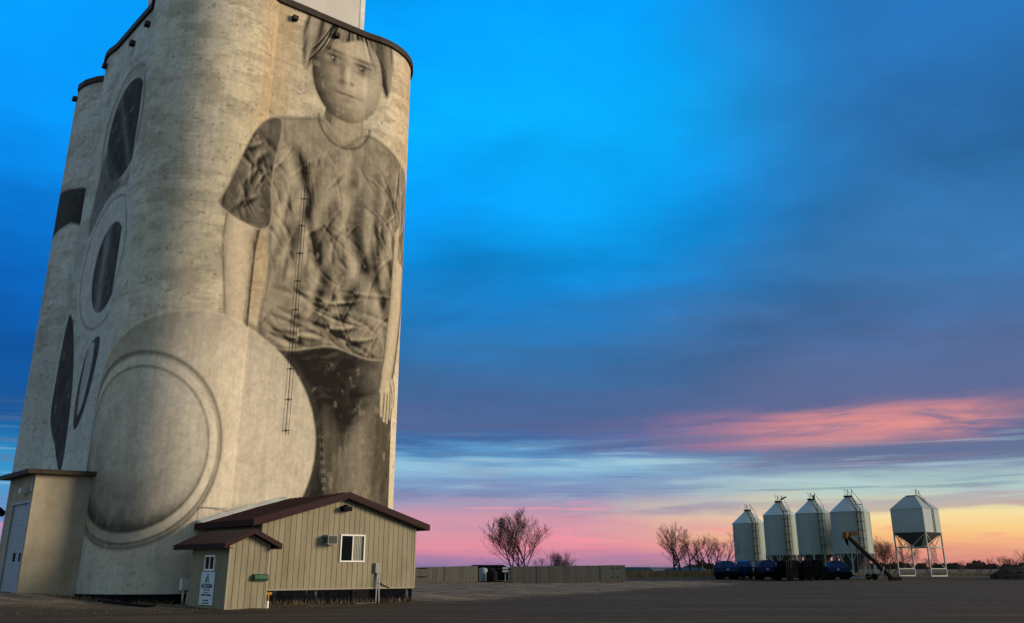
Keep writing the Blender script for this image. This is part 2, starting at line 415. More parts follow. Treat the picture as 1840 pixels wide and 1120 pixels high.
path = A3 + A2 + seg(A2[-1], AF[0], ST) + AF + seg(AF[-1], AR[0], ST) + AR
kF1 = len(A3) + len(A2) + len(seg(A2[-1], AF[0], ST)) + len(AF) - 1     # right crease of the front silo
tail = arc(cR, 0, 90, .6)[1:] + [(8, 22.9)]
P2 = np.array(path + tail)
sarc = np.concatenate([[0], np.cumsum(np.hypot(*(P2[1:] - P2[:-1]).T))])
U = sarc - sarc[kF1] + P2[kF1][0]            # wall length, equal to local x along the flat right face
zs = np.arange(0.35, H + .001, .0585); zs[-1] = H
UU, ZZ = np.meshgrid(U, zs)
UL = float(U[kF1 - len(AF) + 1])             # left crease of the front silo
VV = cF[1] + offF + (UL - UU)                        # the same length read leftwards along the left face


def vnoise(x, y, seed):
    r = np.random.RandomState(seed); T = r.rand(257, 257)
    xi = np.floor(x).astype(int); yi = np.floor(y).astype(int); fx = x - xi; fy = y - yi
    fx = fx * fx * (3 - 2 * fx); fy = fy * fy * (3 - 2 * fy); a = lambda i, j: T[(xi + i) % 256, (yi + j) % 256]
    return (a(0, 0) * (1 - fx) + a(1, 0) * fx) * (1 - fy) + (a(0, 1) * (1 - fx) + a(1, 1) * fx) * fy
def fbm(x, y, seed, o=5):
    s = 0; am = .5; t = 0
    for i in range(o): s = s + am * vnoise(x * 2 ** i, y * 2 ** i, seed + i); t += am; am *= .55
    return s / t
def blend(C, m, col):
    m = np.clip(m, 0, 1)[..., None]; col = np.asarray(col)
    if col.ndim == 1: col = col[None, None, :]
    return C * (1 - m) + col * m
def soft(sd, w=.06): return np.clip(.5 - sd / w, 0, 1)     # signed distance -> coverage
SEP = np.array([1.0, .86, .64])
def tone(v, warm=1.0):                       # grey value -> pigment
    v = np.clip(v + 1.1 * (v - .2) * np.clip(1 - np.abs(v - .2) / .3, 0, 1) * .6, .012, .62)[..., None]; return v * (SEP * warm + (1 - warm) * np.array([.95, .93, .9]))
def cap(x, y, a, b, ra, rb):                 # capsule: signed distance and cross position -1..1
    ax, ay = a; dx, dy = b[0] - ax, b[1] - ay; L2 = dx * dx + dy * dy
    t = np.clip(((x - ax) * dx + (y - ay) * dy) / L2, 0, 1); r = ra + (rb - ra) * t
    ex, ey = x - (ax + t * dx), y - (ay + t * dy); dist = np.hypot(ex, ey)
    side = (ex * dy - ey * dx) / math.sqrt(L2)
    return dist - r, side / np.maximum(r, .01), t
def poly(x, y, pts):                         # signed distance to a polygon
    pts = np.array(pts, float); d = np.full(x.shape, 1e9); ins = np.zeros(x.shape, bool)
    for i in range(len(pts)):
        a, b = pts[i - 1], pts[i]; e = b - a
        t = np.clip(((x - a[0]) * e[0] + (y - a[1]) * e[1]) / (e @ e), 0, 1)
        d = np.minimum(d, np.hypot(x - a[0] - t * e[0], y - a[1] - t * e[1]))
        c = ((a[1] > y) != (b[1] > y)) & (x < (b[0] - a[0]) * (y - a[1]) / (b[1] - a[1] + 1e-12) + a[0]); ins ^= c
    return np.where(ins, -d, d)
def spl(pts, k=6):                           # closed smooth outline
    p = np.array(pts, float); n = len(p); out = []
    for i in range(n):
        a, b, c, d = p[i - 1], p[i], p[(i + 1) % n], p[(i + 2) % n]
        for t in np.arange(k) / k:
            out.append(.5 * (2 * b + (c - a) * t + (2 * a - 5 * b + 4 * c - d) * t * t + (3 * b - a - 3 * c + d) * t ** 3))
    return out
def folds(x, y, seed, sx, sy, warp=1.2, amp=1.0):   # cloth: shade from a warped ridged relief
    def h(x, y):
        wx = x + warp * (fbm(x * .5, y * .5, seed + 20, 3) - .5) * 2; wy = y + warp * (fbm(x * .5 + 9, y * .5, seed + 40, 3) - .5) * 2
        return 1 - np.abs(2 * fbm(wx * sx, wy * sy, seed, 4) - 1) * 1.6
    e = .06; gx = (h(x + e, y) - h(x - e, y)) / (2 * e); gy = (h(x, y + e) - h(x, y - e)) / (2 * e)
    return np.clip((-gx * .8 + gy * .55) * .22 * amp, -.6, .6)


def strokes(Vm, specs):
    '''drapery drawn stroke by stroke: each a curved ridge, light on its left flank and dark on its right'''
    for (x0, z0, x1, z1, bow, w, amp) in specs:
        mx, mz = (x0 + x1) / 2 - (z1 - z0) * bow, (z0 + z1) / 2 + (x1 - x0) * bow
        pts = [((1 - t) ** 2 * x0 + 2 * t * (1 - t) * mx + t * t * x1, (1 - t) ** 2 * z0 + 2 * t * (1 - t) * mz + t * t * z1) for t in np.linspace(0, 1, 9)]
        lo_x, hi_x = min(p[0] for p in pts) - 3 * w, max(p[0] for p in pts) + 3 * w; lo_z, hi_z = min(p[1] for p in pts) - 3 * w, max(p[1] for p in pts) + 3 * w
        ii = np.where((U > lo_x) & (U < hi_x))[0]; jj = np.where((zs > lo_z) & (zs < hi_z))[0]
        if len(ii) < 2 or len(jj) < 2: continue
        sl_ = (slice(jj[0], jj[-1] + 1), slice(ii[0], ii[-1] + 1)); xx = UU[sl_]; zz_ = ZZ[sl_]
        best = np.full(xx.shape, 1e9); sd_ = np.zeros(xx.shape); tt = np.zeros(xx.shape)
        for k in range(8):
            a_, b_ = pts[k], pts[k + 1]; dx, dz = b_[0] - a_[0], b_[1] - a_[1]; L_ = math.hypot(dx, dz) + 1e-6
            t = np.clip(((xx - a_[0]) * dx + (zz_ - a_[1]) * dz) / L_ ** 2, 0, 1); ex, ez = xx - a_[0] - t * dx, zz_ - a_[1] - t * dz
            ds = np.hypot(ex, ez); up_ = ds < best
            sgn = np.sign(ex * dz - ez * dx) * (1 if dz > 0 else -1)
            best = np.where(up_, ds, best); sd_ = np.where(up_, ds * sgn, sd_); tt = np.where(up_, (k + t) / 8, tt)
        tap = np.sin(np.pi * np.clip(tt, .02, .98)) ** .7; ww = w * (.45 + .55 * tap); q_ = sd_ / ww
        Vm[sl_] += amp * tap * (np.exp(-((q_ + .55) / .55) ** 2) - 1.15 * np.exp(-((q_ - .55) / .7) ** 2)) * np.exp(-(np.maximum(np.abs(q_) - 1.5, 0)) ** 2)
    return Vm
base = np.array([.50, .44, .325])
gl = sstep(2.5, -4.5, UU)[..., None]; C = np.ones(UU.shape + (3,)) * (base * (1 - gl) + np.array([.43, .44, .42]) * gl)
tl = fbm(UU * .35, ZZ * .35, 3); st = fbm(UU * .9, ZZ * .07, 9)
C *= (.78 + .44 * tl)[..., None]
bl = sstep(.44, .62, fbm(UU * .6, ZZ * 1.6, 15)) * sstep(8, 16, ZZ)
C = blend(C, bl * .5, np.array([.24, .205, .155]))
pale = sstep(.5, .68, fbm(UU * .5, ZZ * .22, 31)); C = blend(C, pale * .5, np.array([.53, .475, .38]) * (1 - gl) + np.array([.45, .47, .46]) * gl)
gold = sstep(.3, 1.0, UU) * 0 + np.exp(-((UU - 5.6) / 1.3) ** 2) * sstep(10, 18, ZZ) + .6 * np.exp(-((UU - 15.6) / 1.5) ** 2) * sstep(14, 22, ZZ)
C = blend(C, np.clip(gold * (.35 + .7 * st), 0, .75), np.array([.36, .245, .125]))
for zz in np.arange(1.3, H, 1.22):            # slip-form lifts
    wv = zz + .05 * (fbm(UU * .8, UU * 0 + zz, 77, 3) - .5)
    C = blend(C, np.exp(-((ZZ - wv) / .05) ** 2) * .35 * sstep(.35, .6, fbm(UU * .7, UU * 0 + zz * 3, 61, 3)), np.array([.22, .19, .14]))
pits = sstep(.70, .76, fbm(UU * 4.5, ZZ * 6, 91, 3)); C = blend(C, pits * .5, np.array([.14, .12, .09]))
X = UU; Z = ZZ
tex = fbm(X * 1.6, Z * 1.6, 51); fine = fbm(X * 7, Z * 7, 57, 3)
# trousers
for (a, b, ra, rb, kk) in (((8.6, 12.4), (9.7, .5), 2.5, 2.0, 0), ((12.4, 12.4), (13.1, .5), 2.55, 2.15, 1)):
    s, c, t = cap(X, Z, a, b, ra, rb)
    v = .06 + .11 * np.exp(-((c - .2) / .5) ** 2) * (.25 + .75 * kk) + folds(X, Z, 140 + kk, .55, .12, 1.2, .6) * .10 + .04 * (tex - .5) + .035 * kk
    C = blend(C, soft(s), tone(v, .45 + .5 * kk))
s = poly(X, Z, [(6.4, 14.4), (14.9, 14.4), (14.9, 11.4), (12.6, 9.6), (11.3, 7.6), (10.4, 9.6), (6.2, 11.0)])
C = blend(C, soft(s, .8), tone(.06 + .08 * sstep(11, 14.2, X) + folds(X, Z, 150, .3, .6) * .07 + .04 * (tex - .5), .7))
for uu in (10.1, 10.25):                      # seam of the leg
    C = blend(C, np.exp(-((X - uu - .14 * (8 - Z)) / .035) ** 2) * (Z < 8.2) * (np.sin(Z * 14) > 0) * .5, np.array([.3, .28, .24]))
# arms hanging at the sides, with hands
def limb(C, pts, lit):
    for i in range(len(pts) - 1):
        (x0, z0, r0), (x1, z1, r1) = pts[i], pts[i + 1]
        s, c, t = cap(X, Z, (x0, z0), (x1, z1), r0, r1)
        v = .38 * (.20 + .80 * np.sqrt(np.clip(1 - (c * .92 - .16) ** 2, 0, 1)) ** 1.5) + .1 * (tex - .5)
        C = blend(C, soft(s, .1), tone(v))
        C = blend(C, np.exp(-(s / .06) ** 2) * .6 * (t > .02) * (t < .98), np.array([.07, .058, .042]))
    return C
def hand(C, x, z, flip):
    C = limb(C, [(x, z, .62), (x + flip * .05, z - .9, .68)], 0)
    for k, (ox, L) in enumerate(((-.5, 1.0), (-.18, 1.25), (.15, 1.2), (.46, .95))):
        C = limb(C, [(x + ox * flip, z - 1.1, .21), (x + ox * flip * 1.02, z - 1.3 - L * .5, .19), (x + flip * (ox * .9 + .05), z - 1.3 - L, .15)], 0)
    return limb(C, [(x - flip * .55, z - .3, .24), (x - flip * .85, z - 1.0, .21), (x - flip * .78, z - 1.55, .17)], 0)
C = limb(C, [(4.7, 21.4, 1.2), (4.4, 17.6, 1.02), (4.7, 12.6, .66)], -1); C = hand(C, 4.75, 12.2, 1)
# neck
s, c, t = cap(X, Z, (10.3, 29.0), (10.3, 25.6), 1.15, 1.5)
C = blend(C, soft(s), tone(.26 * (.5 + .6 * np.sqrt(np.clip(1 - (c + .35) ** 2, 0, 1))) - .1 * sstep(26.9, 28.2, Z) + .06 * (tex - .5)))
# plain shirt
body = spl([(5.3, 25.3), (7.6, 26.3), (9.0, 26.6), (10.3, 25.4), (11.7, 26.5), (13.4, 26.1), (15.6, 25.0), (16.2, 22.5), (15.2, 20.2), (14.8, 16.8), (15.2, 13.6), (13.0, 12.7), (10.4, 13.1), (7.6, 12.5), (6.0, 13.2), (6.2, 16.8), (5.8, 20.0), (4.8, 22.5)])
s = poly(X, Z, body)
XR = X * .80 + Z * .60; ZR = -X * .60 + Z * .80; XQ = X * .85 - Z * .52; ZQ = X * .52 + Z * .85
rs = np.random.RandomState(17); sp_s = []
for i in range(26):                           # long soft folds hanging from the shoulders
    x0 = rs.uniform(5.6, 15); z0 = rs.uniform(19, 25.5); L_ = rs.uniform(4, 9); an = rs.uniform(-.45, .75)
    sp_s.append((x0, z0, x0 + L_ * math.sin(an), z0 - L_ * math.cos(an), rs.uniform(-.14, .14), rs.uniform(.32, .7), rs.uniform(.035, .08)))
for i in range(110):                          # shorter creases
    x0 = rs.uniform(5.2, 15.4); z0 = rs.uniform(13, 25.5); L_ = rs.uniform(1.0, 3.4); an = rs.uniform(-.9, 1.1)
    sp_s.append((x0, z0, x0 + L_ * math.sin(an), z0 - L_ * math.cos(an), rs.uniform(-.3, .3), rs.uniform(.10, .22), rs.uniform(.02, .055)))
for i in range(26):                           # gathered cloth above the hem
    x0 = rs.uniform(5.8, 12.5); z0 = rs.uniform(13.2, 16.4); L_ = rs.uniform(2, 4.5); an = rs.uniform(1.15, 1.75)
    sp_s.append((x0, z0, x0 + L_ * math.sin(an), z0 - L_ * math.cos(an), rs.uniform(-.3, .1), rs.uniform(.14, .3), rs.uniform(.05, .10)))
v = .225 + folds(XR, ZR, 201, .35, .12, 1.2, .6) * .16 + .13 * (tex - .5) - .05 * sstep(12, 16, X) - .04 * np.exp(-((X - 10.4) / 1.6) ** 2) * sstep(26, 14, Z)
v = strokes(v, sp_s)
C = blend(C, soft(s), tone(v, .95))
C = blend(C, np.exp(-(s / .06) ** 2) * .6, np.array([.30, .26, .2])); C = blend(C, np.exp(-((s + .16) / .06) ** 2) * .4, np.array([.07, .06, .045]))
C = limb(C, [(15.6, 20.4, 1.15), (15.3, 16.6, 1.0), (14.5, 12.4, .62)], -1); C = hand(C, 14.4, 12.0, -1)
for sg, pts in ((0, [(6.3, 25.6), (4.7, 24.6), (3.3, 20.6), (3.0, 19.6), (4.4, 18.9), (6.1, 19.2), (6.0, 22.0)]), (1, [(14.9, 25.4), (16.4, 24.3), (17.5, 20.6), (17.4, 19.3), (16.0, 19.0), (14.9, 19.5), (15.1, 22.0)])):
    s = poly(X, Z, spl(pts))
    v = (.13 if sg == 0 else .19) + folds(XR, ZR, 240 + sg, .35, .15, 1.2) * .08 + .08 * (tex - .5)
    v = strokes(v, [(lambda x0, z0, L_, an: (x0, z0, x0 + L_ * math.sin(an), z0 - L_ * math.cos(an), rs.uniform(-.2, .2), rs.uniform(.12, .28), rs.uniform(.03, .06)))(rs.uniform(*((3.2, 6) if sg == 0 else (15, 17.3))), rs.uniform(19.5, 24.5), rs.uniform(1.2, 3), rs.uniform(-1.0, 1.2)) for q_ in range(26)])
    C = blend(C, soft(s), tone(v, .8)); C = blend(C, np.exp(-(s / .06) ** 2) * .55, np.array([.34, .29, .22]))
    C = blend(C, np.exp(-((s + .3) / .04) ** 2) * (Z < 20.6) * .5, np.array([.06, .05, .04]))
for rr, q in ((1.75, .05), (1.35, .22)):      # round collar
    e = np.abs(np.hypot((X - 10.3) / 1.0, (Z - 26.9) / 1.0) - rr)
    C = blend(C, np.exp(-(e / .09) ** 2) * (Z < 26.9) * .75, np.array([1, .86, .64]) * q)
# plain face, looking straight ahead, short hair
fx, fz = 10.3, 29.9; X, Z = fx + (UU - fx) / 1.24, 28.3 + (ZZ - 28.3) / 1.24
hs = poly(X, Z, spl([(8.0, 29.2), (7.8, 31.6), (8.8, 33.6), (10.4, 34.2), (12.0, 33.6), (12.9, 31.6), (12.6, 29.2), (11.6, 30.6), (9.0, 30.6)]))
strand = fbm((X - fx) * 3.2 + .5 * (Z - fz) * np.sign(X - fx), Z * .25, 301, 4)
C = blend(C, soft(hs, .2), tone(.10 + .5 * (strand - .38), .85))
r = np.hypot((X - fx) / 1.95, (Z - fz) / 2.75 + .06 * ((X - fx) / 1.95) ** 2); s = (r - 1) * 2
nx = (X - fx) / 2.2; lam = np.clip(.74 + .42 * nx + .12 * (Z - fz) / 2.7, .2, 1.1)
C = blend(C, soft(s, .1), tone(.50 * lam ** 1.3 * np.sqrt(np.clip(1.1 - r ** 2 * .85, .06, 1)) + .05 * (tex - .5)))
def spot(C, x, z, rx, rz, col, k=1.0): return blend(C, np.exp(-(((X - x) / rx) ** 2 + ((Z - z) / rz) ** 2)) * k, np.array(col))
for sx in (-1, 1):
    C = spot(C, fx + sx * .82, fz + .45, .58, .42, (.13, .105, .08), .8)
    C = spot(C, fx + sx * .82, fz + .36, .40, .19, (.36, .31, .24), .85); C = spot(C, fx + sx * .82, fz + .38, .20, .20, (.015, .013, .011), 1); C = spot(C, fx + sx * .82, fz + .58, .46, .08, (.02, .017, .014), .95); C = spot(C, fx + sx * .82 - .06, fz + .45, .05, .05, (.5, .45, .36), .9); C = spot(C, fx + sx * .82, fz + .14, .4, .06, (.09, .075, .055), .6)
    C = spot(C, fx + sx * .86, fz + .86, .55, .11, (.07, .058, .045), .85)
    C = spot(C, fx + sx * .28, fz - .62, .13, .09, (.05, .04, .03), .8)
C = spot(C, fx - .32, fz - .1, .2, .75, (.12, .1, .075), .65); C = spot(C, fx - .25, fz - .72, .34, .16, (.10, .08, .06), .7); C = spot(C, fx + .08, fz - .25, .13, .6, (.56, .5, .38), .6); C = spot(C, fx + 1.05, fz - .55, .5, .5, (.55, .49, .37), .5)
C = spot(C, fx, fz - 1.28, .66, .08, (.03, .025, .02), .95); C = spot(C, fx, fz - 1.45, .5, .12, (.30, .24, .18), .7); C = spot(C, fx, fz - 2.05, .5, .12, (.15, .125, .095), .4); C = spot(C, fx, fz - 1.6, .45, .12, (.2, .17, .13), .5); C = spot(C, fx, fz - 1.05, .5, .1, (.26, .2, .15), .4)
hf = poly(X, Z, spl([(8.2, 30.4), (8.1, 32.2), (9.4, 33.7), (11.2, 33.7), (12.5, 32.2), (12.4, 30.4), (12.0, 31.3), (11.0, 31.9), (9.9, 31.4), (8.9, 31.7)]))
C = blend(C, soft(hf, .15), tone(.12 + .5 * (strand - .4), .9))
X, Z = UU, ZZ; hv = np.zeros(X.shape)
hv = strokes(hv, [(fx + q_ * .6, 35.2, fx + q_ * (1.75 if abs(q_) > .8 else 1.5), 35.2 - (5.6 if abs(q_) > 1.15 else 3.0) * rs.uniform(.8, 1.05), -.12 * q_, rs.uniform(.05, .12), rs.uniform(.05, .12)) for q_ in np.linspace(-1.75, 1.75, 60)])
hm = np.maximum(soft(hs, .2), soft(hf, .15))[..., None]
C = C * (1 - hm) + np.clip(C + hv[..., None] * SEP, .012, .5) * hm
# great pale round bale beside the figure: plain rings
s = np.hypot((X - 2.9) / 1.08, (Z - 7.5) / .98) - 6.4
up = sstep(7, 14.5, Z)
v = .50 - .17 * up * sstep(-3.4, 0, s) - .10 * sstep(4.5, -3, X) + .10 * (tex - .5)
C = blend(C, soft(s, .08), tone(v, .75)); C = blend(C, np.exp(-(s / .06) ** 2) * .5, np.array([.52, .47, .36]))
C = blend(C, np.exp(-((s - .22) / .16) ** 2) * .5 * (X > 5), np.array([.05, .045, .04]))
r2 = np.hypot((X - .2) / 4.1, (Z - 7.0) / 4.45)
s2 = (r2 - 1) * 4
dnx, dnz = (X - .2) / 4.1, (Z - 7.0) / 4.45; dn = np.sqrt(np.clip(1 - r2 ** 2, 0, 1))
v = .15 + .38 * np.clip(.30 * dnx + .48 * dnz + .66 * dn, 0, 1.1) + .05 * np.sin(r2 * 11) * sstep(.25, .6, r2) + .10 * (tex - .5) - .04 * sstep(-.35, -.8, dnz)
C = blend(C, soft(s2, .12), tone(v, .6)); C = blend(C, np.exp(-((s2 - .12) / .10) ** 2) * .75, np.array([.07, .064, .055])); C = blend(C, soft(np.abs(s2 + .28) - .2, .1), tone(.30 + .25 * sstep(-1, .6, dnx + dnz) + .05 * (tex - .5), .7)); C = blend(C, np.exp(-((s2 + .52) / .07) ** 2) * .6, np.array([.09, .082, .07]))
# left face: plain dark ovals and leaves
V = VV
def ell(cx, cz, a, b, tilt):
    ct, st_ = math.cos(tilt), math.sin(tilt); dx, dz = V - cx, Z - cz
    return (np.hypot((dx * ct + dz * st_) / a, (-dx * st_ + dz * ct) / b) - 1) * min(a, b)
left = (V > 3.2)
gry = lambda v: np.clip(v, .01, .6)[..., None] * np.array([.97, .96, .92])
s = ell(7.6, 25.9, 3.0, 3.3, -.5)
lf = soft(ell(8.6, 25.6, 4.3, 4.6, -.5), 1.2) * left
C = blend(C, lf * .45, np.array([.45, .43, .38]))
C = blend(C, soft(np.abs(s - .35) - .22, .15) * left, np.array([.34, .32, .28])); C = blend(C, np.exp(-((s - .75) / .18) ** 2) * left * .6, np.array([.08, .075, .07]))
C = blend(C, soft(s, .1) * left, gry(.035 + .05 * (tex - .4) + .07 * np.exp(-((V - 7.2 - .6 * (Z - 25)) / .35) ** 2)))
dk = soft(poly(V, Z, spl([(8.4, 23.4), (10.5, 25.4), (11.6, 23.0), (11.8, 20.4), (9.8, 20.8), (7.0, 22.2)])), .5) * left
C = blend(C, dk * .8, gry(.09 + .1 * (tex - .5)))
s = ell(7.6, 17.7, 4.6, 4.3, 0); C = blend(C, soft(s, .15) * left * .8, gry(.44 + .12 * (tex - .5)))
C = blend(C, np.exp(-(np.abs(s + .5) / .09) ** 2) * left * .55, np.array([.06, .06, .055]))
s = ell(7.2, 17.3, 2.3, 2.6, 0); C = blend(C, soft(s, .1) * left, gry(.05 + .09 * (tex - .4) + .12 * np.exp(-((V - 7.9) / .5) ** 2)))
for pts, v in (([(12.6, 15.6), (13.2, 12.5), (13.2, 10.0), (11.8, 8.0), (10.0, 6.4), (9.8, 8.5), (10.3, 11.5), (11.3, 13.8)], .05),
               ([(6.6, 13.2), (8.4, 12.8), (9.2, 10.4), (8.8, 8.6), (7.8, 9.0), (6.8, 11.0)], .055)):
    s = poly(V, Z, spl(pts)); C = blend(C, soft(s, .08) * left, gry(v + .05 * (tex - .5)))
s = poly(V, Z, spl([(7.4, 13.0), (8.3, 12.8), (8.7, 10.8), (8.5, 9.3), (7.9, 9.9), (7.4, 11.5)])); C = blend(C, soft(s, .1) * left, gry(.36 + .1 * (tex - .5)))
s = poly(V, Z, [(14.6, 25.0), (22, 25.6), (22, 21.8), (18, 22.8), (14.6, 21.6)]); C = blend(C, soft(s, .2), gry(.045 + .04 * (tex - .5)))
# wear that shows through the paint
C *= (.86 + .28 * fine)[..., None]
wear = sstep(.68, .76, fbm(X * 2.3, Z * 1.6, 401)) * .22; C = blend(C, wear, np.array([.42, .37, .28]))
low = sstep(3.2, .8, Z) * sstep(.42, .62, fbm(X * .7, Z * .7, 411)); C = blend(C, low * .35, np.array([.30, .28, .24]))
C = blend(C, sstep(4.2, 2.2, Z) * (np.hypot((X - 2.9) / 1.08, (Z - 7.5) / .98) > 6.4) * .5 * sstep(.3, .6, fbm(X * .9, Z * .9, 421)), np.array([.50, .49, .45]))
C = np.clip(C, .004, .7)

nu, nz = len(U), len(zs)
Vt = np.zeros((nz, nu, 3)); Vt[..., 0] = P2[:, 0]; Vt[..., 1] = P2[:, 1]; Vt[..., 2] = zs[:, None]
idx = np.arange(nu * nz).reshape(nz, nu); idn = np.roll(idx, -1, 1)
Fq = np.stack([idx[:-1], idn[:-1], idn[1:], idx[1:]], -1).reshape(-1, 4)
me = bpy.data.meshes.new('wall')
me.vertices.add(nu * nz); me.vertices.foreach_set('co', Vt.reshape(-1))
me.loops.add(Fq.size); me.loops.foreach_set('vertex_index', Fq.reshape(-1))
me.polygons.add(len(Fq)); me.polygons.foreach_set('loop_start', np.arange(0, Fq.size, 4)); me.polygons.foreach_set('loop_total', np.full(len(Fq), 4))
me.polygons.foreach_set('use_smooth', np.ones(len(Fq), bool)); me.update(); me.validate()
at_ = me.attributes.new('paint', 'FLOAT_COLOR', 'POINT')
at_.data.foreach_set('color', np.concatenate([C, np.ones(C.shape[:2] + (1,))], -1).reshape(-1).astype(np.float32))
m = bpy.data.materials.new('painted_concrete'); m.use_nodes = True; n = NT(m.node_tree); b = m.node_tree.nodes['Principled BSDF']
b.inputs['Roughness'].default_value = .92; b.inputs['Specular IOR Level'].default_value = .15
a = n.n('ShaderNodeAttribute', attribute_name='paint'); t = n.n('ShaderNodeTexCoord').outputs['Object']
q = n.noise(t, 2.2, 8, .7); q2 = n.noise(n.vm('MULTIPLY', t, (6, 6, .35)), 1, 5, .6)
k = n.m('MULTIPLY', n.mr(q, .25, .75, .80, 1.18, False), n.mr(q2, .25, .75, .88, 1.10, False))
cs = n.vm('SCALE', a.outputs['Color']); n.l(k, cs.node.inputs['Scale']); n.l(cs, b.inputs['Base Color'])
bp = n.n('ShaderNodeBump'); bp.inputs['Strength'].default_value = .35; bp.inputs['Distance'].default_value = .05
n.l(n.noise(n.vm('MULTIPLY', t, (1, 1, 2.5)), 1.6, 8, .7), bp.inputs['Height']); n.l(bp.outputs[0], b.inputs['Normal'])
me.materials.append(m)
wall = bpy.data.objects.new('wall', me); sc.collection.objects.link(wall); wall.parent = TW


def ring_wall(pts, z0, z1, out, thick):        # band that follows the outline
    p = np.array(pts); nx = np.roll(p, -1, 0) - np.roll(p, 1, 0); nn = np.stack([nx[:, 1], -nx[:, 0]], 1); nn /= np.hypot(*nn.T)[:, None] + 1e-9
    o_ = p + nn * out; i_ = p + nn * (out - thick); k = len(p); mb = MB()
    vs = [(x, y, z) for ring, z in ((o_, z0), (o_, z1), (i_, z1), (i_, z0)) for x, y in ring]
    fs = []
    for r_ in range(4):
        for j in range(k):
            a_, b_ = r_ * k + j, r_ * k + (j + 1) % k; c_, d_ = ((r_ + 1) % 4) * k + (j + 1) % k, ((r_ + 1) % 4) * k + j
            fs.append((a_, b_, c_, d_))
    return mb.add(vs, fs)
coarse = [path[i] for i in range(0, len(path), 8)] + tail
ring_wall(coarse, H - .12, H + .26, .17, .5).build('rim', M_rim, TW, fix=False)
MB().prism(coarse, 2, H + .005, H + .1).build('roof', M_conc, TW)
ring_wall(coarse, -.6, .44, .03, .6).build('foundation', M_tar, TW, fix=False)
hh = MB().box(.9, 11.72, 1.0, 9.6, H, H + 9).build('headhouse', M_head, TW)
MB().box(11.38, 11.40, .985, 1.0, H, H + 9).box(11.42, 11.74, .97, 1.0, H, H + 9).build('corner_trim', M_whpaint, hh)
MB().box(6.6, 8.4, .95, 1.0, H + .55, H + 1.0).build('vent', M_black, hh)
for k in range(9):
    pass
for x in (7.98, 8.17):                         # twin conduit with clips on the right face
    MB().tube([(x, .02, 8.1), (x, .02, 23.6)], .013, 6).build('conduit', M_rust, TW)
for z in np.arange(8.3, 23.6, 1.62): MB().box(7.93, 8.22, .005, .04, z, z + .04).build('conduit_clip', M_rust, TW)
def bracket_lamp(x, y, z, ax):
    b_ = MB()
    if ax: b_.box(x - .16, x + .16, y - .28, y + .05, z - .16, z + .1)
    else: b_.box(x - .28, x + .05, y - .16, y + .16, z - .16, z + .1)
    o = b_.build('floodlight', M_rim, TW)
    c_ = MB()
    if ax: c_.box(x - .13, x + .13, y - .3, y - .05, z - .22, z - .165)
    else: c_.box(x - .3, x - .05, y - .13, y + .13, z - .22, z - .165)
    c_.build('lens', M_black, o)
for x, z in ((6.46, 32.4), (9.3, 32.4)): bracket_lamp(x, .1, z, True)
for y, z in ((6.0, 32.2), (8.4, 32.0), (13.2, 32.5), (19.4, 32.6)): bracket_lamp(.12 if y < 10 else .02, y, z, False)
jb = MB().box(3.1, 3.62, -.66, -.38, .62, 1.12).build('meter_box', M_whpaint, TW)
MB().tube([(3.25, -.52, -.1), (3.25, -.52, .63)], .05).build('conduit', M_whpaint, jb)
MB().tube([(3.42, -.52, -.1), (3.5, -.52, .63)], .05).build('conduit', M_whpaint, jb)
MB().box(1.9, 3.0, -.9, -.2, -.2, .30).build('footing_block', M_tar, TW)

# ---------------------------------------------------------------- loading shed on the left face
SH = empty('loading_shed', W(12.17, 47.6, .3), AG)
tag(SH, 'small stuccoed loading shed with a pale blue overhead door against the elevator', 'shed')
LX = 4.2
wl = MB().box(0, LX, 0, .22, -.5, 5.45)                                     # right wall
wl.box(.02, .22, .22, .35, -.5, 5.45).box(.02, .22, 3.2, 4.35, -.5, 5.45).box(.02, .22, .35, 3.2, 4.12, 5.45)
wl.box(.22, LX, 4.15, 4.35, -.5, 5.45).build('wall', M_shed, SH)
MB().prism([(-.45, 5.38), (5.9, 5.46), (5.9, 5.66), (-.45, 5.58)], 1, -.4, 4.75).build('roof', M_rim, SH)
dr = MB()
for k in range(18): dr.box(.10, .15, .35, 3.2, -.3 + k * .246, -.3 + k * .246 + .24)
dr.box(.15, .17, .35, 3.2, -.3, 4.12)
dro = dr.build('overhead_door', M_door, SH)
for y in (.62, 1.62): MB().box(.08, .12, y, y + .36, 1.55, 1.92).build('window', M_black, dro)
MB().box(.0, .045, .23, .35, -.5, 4.2).box(.0, .045, 3.2, 3.33, -.5, 4.2).box(.0, .045, .35, 3.2, 4.12, 4.24).build('door_frame', M_door, SH)
MB().box(-.3, .02, 1.0, 1.35, 4.55, 4.8).build('lamp', M_galv, SH)
MB().tube([(-.02, .9, 4.62), (-.02, .3, 4.62), (-.02, .3, 5.3)], .03).build('conduit', M_galv, SH)
sp_ = MB().tube([at(-30, 893, 60), at(7, 925, 61)], .2, 12).build('grain_spout', M_black)
tag(sp_, 'dark grain spout pipe poking in behind the loading shed', 'pipe')

